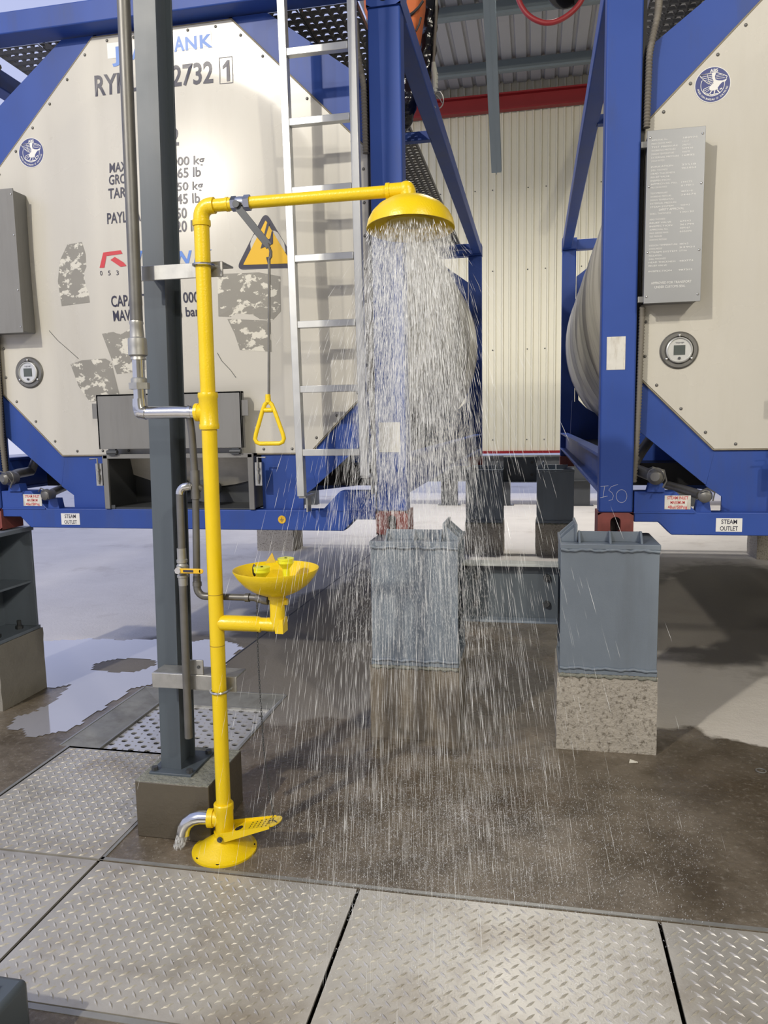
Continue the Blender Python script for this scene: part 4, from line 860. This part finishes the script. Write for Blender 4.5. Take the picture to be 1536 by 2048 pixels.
m = MB(); m.tube([(sx0, sy, 0.18), (SX(1.55), sy, 1.55)], 0.0262, 28); obj('lower_post', m, YELLOW, t)
m = MB()
for z in (0.78, 0.965): m.tube([(SX(z), sy, z-0.0012), (SX(z), sy, z+0.0012)], 0.0268, 28)
obj('post_joint', m, mat('joint_grime', (0.35, 0.22, 0.02), 0.5), t)
m = MB(); m.lathe((SX(1.6), sy, 1.605), [(0,-0.062),(0.033,-0.062),(0.0345,-0.056),(0.0345,-0.046),(0.032,-0.042),(0.032,0.042),(0.0345,0.046),(0.0345,0.056),(0.033,0.062),(0,0.062)], 28); m.tube([(SX(1.6), sy, 1.601), (SX(1.6)-0.03, sy-0.001, 1.601), (SX(1.6)-0.036, sy-0.001, 1.601)], [0.027, 0.027, 0.03], 22); m.tube([(SX(1.6)-0.034, sy, 1.601), (SX(1.6)-0.046, sy, 1.601)], 0.031, 22); obj('supply_tee', m, YELLOW, t)
m = MB(); m.tube([(SX(1.66), sy, 1.66), (SX(2.2), sy, 2.22)], 0.0255, 28); obj('upper_post', m, YELLOW, t)
ex = SX(2.25); za = 2.276; R_ = 0.036
m = MB(); m.lathe((ex, sy, 2.213), [(0,0),(0.029,0),(0.030,0.003),(0.030,0.018),(0.028,0.02)], 28)
m.tube([(ex, sy, 2.22), (ex, sy, za-R_)]+[(ex+R_-R_*math.cos(i*PI/16), sy, za-R_+R_*math.sin(i*PI/16)) for i in range(1, 9)]+[(ex+R_+0.012, sy, za)], 0.0262, 26); obj('top_elbow', m, YELLOW, t)
m = MB(); m.tube([(ex+R_+0.01, sy, za), (-0.965, sy, za)], 0.0205, 22); m.tube([(-0.998, sy, za), (-0.990, sy, za)], 0.0225, 22); obj('arm_stub', m, YELLOW, t)
m = MB(); m.lathe((-0.978, sy, za), [(0,0),(0.024,0),(0.024,0.016),(0.0,0.016)], 6, (1,0,0)); m.lathe((-0.962, sy, za), [(0.021,0),(0.022,0.01),(0.021,0.03)], 20, (1,0,0)); m.lathe((-0.934, sy, za), [(0,0),(0.025,0),(0.025,0.02),(0,0.02)], 6, (1,0,0)); cv = obj('stay_open_valve', m, CHROME, t)
m = MB(); m.tube([(-0.916, sy, za), (-0.452, sy, za)], 0.0188, 22); obj('shower_arm', m, YELLOW, t)
m = MB(); a = Vector((-0.948, sy-0.024, 2.256)); b = Vector((-0.846, sy-0.024, 2.128)); m.bar(a, b, 0.024, 0.004, up=(0,1,0)); m.cyl((-0.952, sy-0.02, 2.266), 0.012, 0.014, (0,-1,0), 14); m.v = m.v; lv = obj('valve_lever', m, DARKSTEEL, t, bevel=0.001)
m = MB(); m.tube([(-0.850, sy-0.024, 2.137), (-0.845, sy-0.03, 2.125), (-0.840, sy-0.026, 2.11), (-0.8415, sy-0.024, 2.098), (-0.848, sy-0.024, 2.088), (-0.849, sy-0.024, 2.06), (-0.866, sy-0.024, 1.653)], 0.0046, 8); obj('pull_rod', m, DULLPIPE, t)
hx, hy = -0.8695, sy-0.024
tp = [(0,1.632),(-0.012,1.622),(-0.022,1.598),(-0.047,1.525),(-0.051,1.508),(-0.046,1.497),(-0.034,1.492),(0.034,1.492),(0.046,1.497),(0.051,1.508),(0.047,1.525),(0.022,1.598),(0.012,1.622),(0,1.632)]
m = MB(); m.tube([(hx+a, hy, b) for a, b in tp], 0.0072, 12, cap=False); m.tube([(hx, hy, 1.628), (hx, hy, 1.655)], [0.010, 0.0085], 14); m.tube([(hx-0.014, hy, 1.603), (hx+0.014, hy, 1.603)], 0.008, 8); obj('pull_handle', m, YELLOW, t, smooth=60, label='yellow triangular pull handle')
hcx = -0.386
m = MB(); m.tube([(-0.455, sy, za), (-0.405, sy, za)], 0.024, 22); m.tube([(-0.462, sy, za), (-0.45, sy, za)], 0.026, 22); m.sphere((-0.398, sy, za), 0.0275, 18, 12); m.tube([(-0.396, sy, za), (-0.392, sy, za-0.03)], 0.027, 22); obj('head_elbow', m, YELLOW, t, smooth=50)
m = MB(); hz = 2.158
m.lathe((hcx, sy, hz), [(0.024,0.094),(0.045,0.091),(0.075,0.082),(0.102,0.066),(0.122,0.046),(0.134,0.024),(0.138,0.006),(0.139,0.0),(0.136,0.0),(0.132,0.02),(0.12,0.042),(0.1,0.06),(0.07,0.074),(0.0,0.08)], 56); m.v = [v+Vector((0,0,-(v.y-sy)*0.07)) for v in m.v]; hd = obj('shower_head', m, YELLOW, t, smooth=60)
m = MB(); m.lathe((hcx, sy, hz+0.02), [(0,0.012),(0.06,0.012),(0.075,0.004),(0.075,-0.002),(0,-0.002)], 32); obj('diffuser_plate', m, mat('dull_yellow', (0.45, 0.33, 0.03), 0.4), hd)
# eyewash bowl and arm
bx = -0.872
m = MB(); m.tube([(SX(.86), sy, 0.862), (-0.90, sy, 0.862)], 0.0235, 22); m.tube([(SX(.86)+0.02, sy, 0.862), (-0.945, sy, 0.862), (-0.928, sy, 0.855)], [0.0275, 0.0275, 0.024], 22); obj('bowl_arm', m, YELLOW, t)
m = MB(); m.tube([(-0.91, sy, 0.862), (bx+0.0, sy, 0.862)], 0.0245, 22); m.box(bx-0.002, bx+0.0265, sy-0.0255, sy+0.0255, 0.837, 0.887); m.tube([(bx, sy, 0.86), (bx, sy, 0.975)], 0.0262, 24); m.tube([(bx, sy, 0.955), (bx, sy, 0.985)], 0.031, 24); m.cyl((bx+0.02, sy, 0.945), 0.012, 0.018, (1,0,0), 8); obj('bowl_neck', m, YELLOW, t, smooth=40)
m = MB(); m.lathe((bx, sy, 0.978), [(0.0,0.002),(0.045,0.003),(0.075,0.014),(0.105,0.034),(0.13,0.06),(0.1445,0.083),(0.1475,0.084),(0.1475,0.079),(0.134,0.056),(0.11,0.028),(0.08,0.007),(0.05,-0.006),(0.03,-0.008),(0,-0.008)], 56); bw = obj('eyewash_bowl', m, YELLOW, t, smooth=60)
for ex_, ey_, ez_ in ((-0.912, sy-0.03, 1.055), (-0.846, sy+0.03, 1.076)):
    m = MB(); m.lathe((ex_, ey_, ez_-0.05), [(0,0),(0.012,0.0),(0.012,0.03),(0.018,0.038),(0.0275,0.05),(0.0275,0.062),(0.029,0.062),(0.029,0.067),(0,0.067)], 24); nz = obj('eyewash_nozzle', m, LIME, t, label='lime yellow eyewash nozzle')
    m = MB(); m.cyl((ex_, ey_, ez_+0.017), 0.0045, 0.002, n=8); obj('nozzle_hole', m, PIT, nz)
m = MB(); m.sphere((-0.943, sy-0.02, 1.058), 0.022, 14, 8, (0.35, 0.3, 1.0)); obj('dust_cap', m, BLACK, t, smooth=60)
m = MB(); pts = [(-0.912, 1.078), (-0.872, 1.083), (-0.884, 1.117)]; m.prism(pts, sy+0.0, sy+0.003); obj('push_flag', m, AMBER, t, smooth=0)
m = MB(); m.box(bx-0.05, bx+0.035, sy-0.004, sy+0.004, 0.995, 1.008); obj('nozzle_manifold', m, YELLOW, t, smooth=0)
# foot treadle, chain
m = MB(); a = Vector((sx0-0.005, sy-0.045, 0.066)); 
def trd(u, v, h=0): return Vector((sx0+0.0+u*math.cos(0.33), sy-0.048+v+0.02*u, 0.072+u*math.sin(0.33)*0.9+h))
for (u0, u1, w) in ((0.0, 0.2, 1),):
    cells = []
    m.hexa([trd(0.03,0.004),trd(0.2,0.004),trd(0.2,0.075),trd(0.03,0.095)], [trd(0.03,0.004,.004),trd(0.2,0.004,.004),trd(0.2,0.075,.004),trd(0.03,0.095,.004)])
    n = 10; top = [trd(0.2+0.036*math.sin(k*PI/n), 0.0395-0.0355*math.cos(k*PI/n), .004) for k in range(n+1)]; bot = [v-Vector((0,0,.004)) for v in top]
    m.add(top+bot, [tuple(range(n+1)), tuple(range(2*n+1, n, -1))]+[(k, k+1, n+2+k, n+1+k) for k in range(n)])
    for v in (0.0, 0.094): m.hexa([trd(0.0,v,-.018),trd(0.2,v if v == 0 else 0.075,-.004),trd(0.2,v if v == 0 else 0.075,.006),trd(0.0,v,.02)], [trd(0.0,v+.004,-.018),trd(0.2,(v if v == 0 else 0.075)+.004,-.004),trd(0.2,(v if v == 0 else 0.075)+.004,.006),trd(0.0,v+.004,.02)])
tr = obj('foot_treadle', m, YELLOW, t, smooth=30)
m = MB()
for i in range(5):
    for j in range(5):
        p = trd(0.11+i*0.018, 0.014+j*0.0125, 0.0046); m.cyl(p, 0.0027, 0.0006, (-0.3,0,0.95), 8)
p = trd(0.06, 0.045, 0.0046); obj('treadle_hole', m, PIT, tr, smooth=0, kind='stuff')
m = MB(); m.lathe(p, [(0.016,0),(0.0,0.0006)], 14, (-0.3,0,0.95)); obj('treadle_slot', m, PIT, tr, smooth=0)
m = MB(); p = trd(0.004, -0.003, 0.0); m.cyl(p, 0.010, 0.006, (0,-1,0), 12); m.cyl(p-Vector((0,.006,0)), 0.006, 0.004, (0,-1,0), 6); obj('pivot_bolt', m, DARKSTEEL, tr)
e1 = trd(0.205, 0.025, 0.006)
cpts = [Vector((-0.952, sy+0.015, 0.935)), Vector((-0.95, sy, 0.80)), Vector((-0.945, sy-0.01, 0.66)), Vector((-0.935, sy-0.02, 0.42)), Vector((-0.92, sy-0.025, 0.28)), Vector((e1.x+0.004, e1.y, e1.z+0.03)), e1]
path = []
for a, b in zip(cpts[:-1], cpts[1:]):
    k = max(1, int((b-a).length/0.008)); path += [a+(b-a)*i/k for i in range(k)]
m = MB()
for i, p in enumerate(path):
    d = (path[min(i+1, len(path)-1)]-path[max(i-1, 0)]).normalized(); s_ = d.cross(Vector((0,1,0) if i % 2 else (1,0,0))).normalized()
    m.tube([p+d*0.0058*math.cos(a*PI/3)+s_*0.0034*math.sin(a*PI/3) for a in range(7)], 0.0011, 4, cap=False)
obj('chain', m, DARKSTEEL, t, smooth=0)
m = MB()
for k, ro in ((0, 0.0), (1, 0.004)): m.tube([e1+Vector((0.017*math.cos(a*PI/12)+ro, -0.012*math.sin(a*PI/12)*0.5, 0.019*math.sin(a*PI/12)-0.006)) for a in range(25)], 0.0011, 6, cap=False)
obj('chain_ring', m, DARKSTEEL, t)

# ------------------------------------------------------------------ water
rnd = random.Random(11); m = MB(); V = []; F = []
def drop(p, d, L, w):
    d = d.normalized(); a = d.orthogonal().normalized(); b = d.cross(a); o = len(V)
    V.append(p-d*L/2); V.append(p+d*L/2); 
    for k in range(3): V.append(p+d*L*0.2+(a*math.cos(2*PI*k/3)+b*math.sin(2*PI*k/3))*w)
    for k in range(3): F.append((o, o+2+k, o+2+(k+1)%3)); F.append((o+1, o+2+(k+1)%3, o+2+k))
VR = 1.0
for i in range(16000):
    dense = i < 8500
    r = 0.125*math.sqrt(rnd.random()); a = rnd.random()*2*PI
    vr = (0.25+3.6*r)*(0.4+1.5*rnd.random()**1.5) if not dense else (0.1+2.2*r)*(0.4+0.9*rnd.random())
    if rnd.random() < 0.12: vr *= 1.6
    v0 = 1.1+1.5*rnd.random()
    tm = (-v0+math.sqrt(v0*v0+4*4.9*2.13))/9.8
    s = tm*(rnd.random()**0.85 if not dense else 0.02+0.5*rnd.random()**1.1)
    z = 2.15-v0*s-4.9*s*s
    if z < 0.01: continue
    p = Vector((hcx+math.cos(a)*(r+vr*s), sy+math.sin(a)*(r+vr*s), z))
    if abs(p.x+1.1) < 0.06 and abs(p.y-sy) < 0.06: continue
    if p.x < -1.16 and p.y > 2.36: continue
    sp = Vector((math.cos(a)*vr, math.sin(a)*vr, -(v0+9.8*s)))
    L = sp.length*(1/58)*(0.4+rnd.random()) 
    w = (0.0002+0.0003*rnd.random()**2)
    if rnd.random() < 0.03: w *= 2.2; L *= 0.6
    drop(p, sp, L, w)
for i in range(9000):     # fine spray close under the head
    r = 0.13*math.sqrt(rnd.random()); a = rnd.random()*2*PI; q = rnd.random()**1.6; vr = 1.6*r*(0.3+1.3*rnd.random())
    z = 2.15-0.95*q; sp_ = 0.24*q+0.02; x, y = hcx+math.cos(a)*(r+vr*sp_), sy+math.sin(a)*(r+vr*sp_)
    drop(Vector((x, y, z)), Vector((math.cos(a)*vr, math.sin(a)*vr, -1.5-4*q)), 0.008+0.02*rnd.random(), 0.00022+0.00022*rnd.random())
for i in range(26000):    # mist hanging in the jet
    q = rnd.random()**1.25; r = (0.125+0.16*q)*math.sqrt(rnd.random()); a = rnd.random()*2*PI
    z = 2.15-1.35*q; drop(Vector((hcx+math.cos(a)*r, sy+math.sin(a)*r, z)), Vector((math.cos(a)*r*2, math.sin(a)*r*2, -2)), 0.006+0.008*rnd.random(), 0.00013+0.00009*rnd.random())
for i in range(70):       # coarse gobs leaving the rim
    a = rnd.random()*2*PI; r = 0.138; p = Vector((hcx+r*math.cos(a), sy+r*math.sin(a), hz-0.008-0.03*rnd.random())); drop(p, Vector((math.cos(a)*.5, math.sin(a)*.5, -1)), 0.022, 0.0013)
m.add(V, F); water = tag(obj('shower_water', m, WATER, None, smooth=0), 'white streaks of water falling from the yellow shower head', 'water', kind='stuff')
m = MB(); V = []; F = []
for i in range(15000):
    a = rnd.random()*2*PI; q = rnd.random(); r = 0.95*q**0.6*(0.4+0.65*rnd.random())
    x, y = hcx+0.05+r*1.1*math.cos(a), sy+r*math.sin(a)
    if (-0.8 < x < -0.33 or 0.1 < x < 0.58) and y > 3.45 and y < 3.86: continue
    if -1.25 < x < -0.96 and 2.27 < y < 2.56: continue
    if y > 2.44 and x < -1.17: continue
    z = 0.004+0.09*rnd.random()**6
    d = Vector((rnd.uniform(-1,1), rnd.uniform(-1,1), rnd.uniform(0.2,1.6)))
    drop(Vector((x, y, z)), d, 0.002+0.006*rnd.random(), 0.0003+0.0006*rnd.random()**2)
for i in range(9000):
    a = rnd.random()*2*PI; r = 0.62*rnd.random()**0.8; x, y = hcx+0.12+r*1.5*math.cos(a), sy+0.36+r*0.95*math.sin(a)
    if x < -1.0: continue
    drop(Vector((x, y, 0.004+0.05*rnd.random()**3)), Vector((rnd.uniform(-1,1), rnd.uniform(-1,1), rnd.uniform(0,2))), 0.003+0.005*rnd.random(), 0.0003+0.0004*rnd.random())
m.add(V, F); tag(obj('splash', m, WATER, None, smooth=0), 'fine splashing droplets bouncing off the wet concrete below the shower', 'water', kind='stuff')
m = MB(); V = []; F = []
ov = Vector((sx0-0.157, sy-0.019, 0.062))
for i in range(260):
    a = rnd.random()*2*PI; r = 0.022*math.sqrt(rnd.random()); k = rnd.random(); p = ov+Vector((r*math.cos(a)-0.02*k, r*math.sin(a), -0.055*k)); drop(p, Vector((-0.2, 0, -1)), 0.02, 0.0007)
m.add(V, F); tag(obj('drain_water', m, WATER, None, smooth=0), 'small gush of water leaving the chrome drain elbow at the shower foot', 'water', kind='stuff')

# ------------------------------------------------------------------ overhead loose things
t = thing('hose_reel', 'black hose reel with a red hose loop hanging under the roof', 'hose reel', (0.05, 6.9, 5.4))
m = MB(); c = P(1132, -12, 7.0); m.lathe((c.x, 6.9, c.z+0.08), [(0,0),(0.16,0),(0.16,0.02),(0.09,0.025),(0.09,0.16),(0.16,0.165),(0.16,0.185),(0,0.185)], 28, (0,1,0)); obj('reel', m, BLACK, t)
m = MB(); pts = [P(x, y, 6.85) for x, y in ((1030,-50),(1034,-10),(1042,12),(1055,30),(1072,41),(1092,47),(1112,44),(1132,34),(1150,19),(1163,2),(1172,-20),(1168,-40))]
for _ in range(3): pts = [pts[0]]+[p for a, b in zip(pts[:-1], pts[1:]) for p in (a*.75+b*.25, a*.25+b*.75)]+[pts[-1]]
m.tube(pts, 0.022, 12); obj('hose', m, REDHOSE, t, smooth=60, label='red rubber hose loop')
m = MB(); m.box(c.x-0.03, c.x+0.03, 6.95, 7.01, c.z+0.2, RZ-0.0); obj('hanger', m, PURL, t, smooth=0)
t = thing('orange_sack', 'orange fabric sack with black cord high behind the left blue post', 'sack', (-0.62, 4.6, 3.6))
yo = 4.6
pr = []
m = MB(); o1 = [P(x, y, yo) for x, y in ((722,-60),(728,25),(741,50),(760,75),(800,125),(822,130),(836,60),(846,-10),(848,-60))]
cen = sum(o1, Vector())/len(o1); n = len(o1); V = []
for dy, k in ((-0.05, 0.82), (-0.02, 0.96), (0.06, 1.0), (0.16, 0.95), (0.2, 0.8)):
    V += [Vector((cen.x+(p.x-cen.x)*k, yo+dy, cen.z+(p.z-cen.z)*k)) for p in o1]
m.add(V, [(i*n+j, i*n+(j+1)%n, (i+1)*n+(j+1)%n, (i+1)*n+j) for i in range(4) for j in range(n)]+[tuple(range(n)), tuple(range(4*n, 5*n))]); obj('sack_body', m, ORANGE, t, smooth=70)
m = MB(); m.tube([P(x, y, yo-0.06) for x, y in ((846,2),(838,14),(828,24),(820,30))], 0.008, 8); m.tube([P(x, y, yo-0.055) for x, y in ((842,35),(838,50),(832,62))], 0.006, 8); obj('cord', m, BLACK, t)
t = thing('wrapped_hose', 'thick hose bound in shiny black plastic film hanging beside the orange sack', 'hose', (-0.55, 4.9, 3.3))
yw = 4.95
def wrap(pts, rs, nm):
    pts = [P(x, y, yw) for x, y in pts]; pp = []; rr = []
    for i in range(len(pts)-1):
        for k in range(10):
            u = k/10; pp.append(pts[i]*(1-u)+pts[i+1]*u); rr.append(rs[i]*(1-u)+rs[i+1]*u)
    for _ in range(4): pp = [pp[0]]+[(pp[i-1]+pp[i]*2+pp[i+1])/4 for i in range(1, len(pp)-1)]+[pp[-1]]
    m = MB(); m.tube(pp, rr, 22)
    m.v = [v+Vector((mn.noise(v*22)*0.012, mn.noise(v*22+Vector((9,0,0)))*0.012, mn.noise(v*30)*0.004)) for v in m.v]
    return obj(nm, m, WRAP, t, smooth=60)
wrap([(852,-40),(856,20),(857,60),(852,100),(852,130),(846,165),(838,190)], [0.062,0.066,0.05,0.062,0.05,0.045,0.03], 'film_wrap')
wrap([(806,120),(812,160),(816,200),(812,235),(806,262)], [0.04,0.062,0.06,0.05,0.025], 'film_wrap')
t = thing('pendant_cable', 'thin grey pendant cable with gland and coiled end beside the black wrapped hose', 'cable', (-0.5, 4.7, 3.2))
m = MB(); m.tube([P(x, y, 4.9) for x, y in ((874,-40),(872,40),(869,90),(867,130))], 0.0085, 10); obj('cable', m, HOSE, t)
m = MB(); m.tube([P(x, y, 4.9) for x, y in ((867,125),(868,140),(870,155),(870,185))], [0.012,0.018,0.02,0.014], 12); 
for i in range(4): q_ = P(871, 150+i*9, 4.89); m.bar(q_+Vector((-.014,0,0)), q_+Vector((.016,0,.006)), 0.01, 0.01)
obj('cable_gland', m, mat('pale_plastic', (0.48, 0.49, 0.44), 0.5), t)
m = MB(); m.tube([P(876+11*math.cos(a*PI/9+2), 200+17*math.sin(a*PI/9+2), 4.89) for a in range(17)], 0.004, 6); m.tube([P(x, y, 4.88) for x, y in ((872,190),(880,198),(884,206))], 0.0035, 6); obj('wire_coil', m, GALV, t)

# ------------------------------------------------------------------ small things on the floor
t = thing('concrete_footing', 'dark grey footing block in the lower left corner', 'footing', (-1.5, 1.5, 0))
c1 = G(33, 2010, 0.13)
m = MB(); m.box(c1.x-0.30, c1.x+0.004, 1.28, c1.y+0.045, 0, 0.17); obj('block', m, COLGREY, t, bevel=0.015)
m = MB(); m.box(c1.x-0.26, c1.x-0.045, 1.30, c1.y-0.0, 0.17, 0.18); obj('base_plate', m, COLGREY, t, bevel=0.002)
m = MB(); c = G(1266, 1526); m.add([(c.x-.018,c.y-.006,.003),(c.x+.02,c.y-.008,.008),(c.x+.022,c.y+.008,.004),(c.x-.012,c.y+.012,.012),(c.x-.018,c.y-.006,.001),(c.x+.02,c.y-.008,.006),(c.x+.022,c.y+.008,.002),(c.x-.012,c.y+.012,.010)], [(0,1,2,3),(7,6,5,4),(0,4,5,1),(1,5,6,2),(2,6,7,3),(3,7,4,0)])
tag(obj('paper_scrap', m, PAPER, None, smooth=0), 'small pale paper scrap on wet floor before the right pedestal', 'scrap')
m = MB(); c = G(1522, 1543); m.tube([(c.x+.02*math.cos(a*PI/10), c.y+.02*math.sin(a*PI/10), 0.004) for a in range(21)], 0.003, 6, cap=False)
tag(obj('metal_ring', m, GALV, None), 'little metal ring lying on the wet floor at the right edge', 'ring')
t = thing('yard_girder', 'far dark girder on short posts showing below the cream wall', 'girder', (1.0, 13.6, 0))
m = MB(); m.box(-6.5, 8.8, 13.55, 13.60, 0.45, 0.90); m.box(-6.5, 8.8, 13.5, 13.8, 0.88, 0.90); m.box(-6.5, 8.8, 13.5, 13.8, 0.45, 0.47); obj('girder', m, DARKSTEEL, t, smooth=0)
for px, w in ((899, 0.30), (1014, 0.12), (1160, 0.34)):
    x = P(px, 990, 13.65).x; m = MB(); m.box(x-w/2, x+w/2, 13.6, 13.75, 0, 0.45); m.box(x-w/2-0.06, x+w/2+0.06, 13.57, 13.8, 0, 0.015); obj('post', m, DARKSTEEL, t, smooth=0)
for x in (-6, -4.2, 2.6, 4.4, 6.2, 8): 
    m = MB(); m.box(x-.15, x+.15, 13.6, 13.75, 0, 0.45); obj('post', m, DARKSTEEL, t, smooth=0)
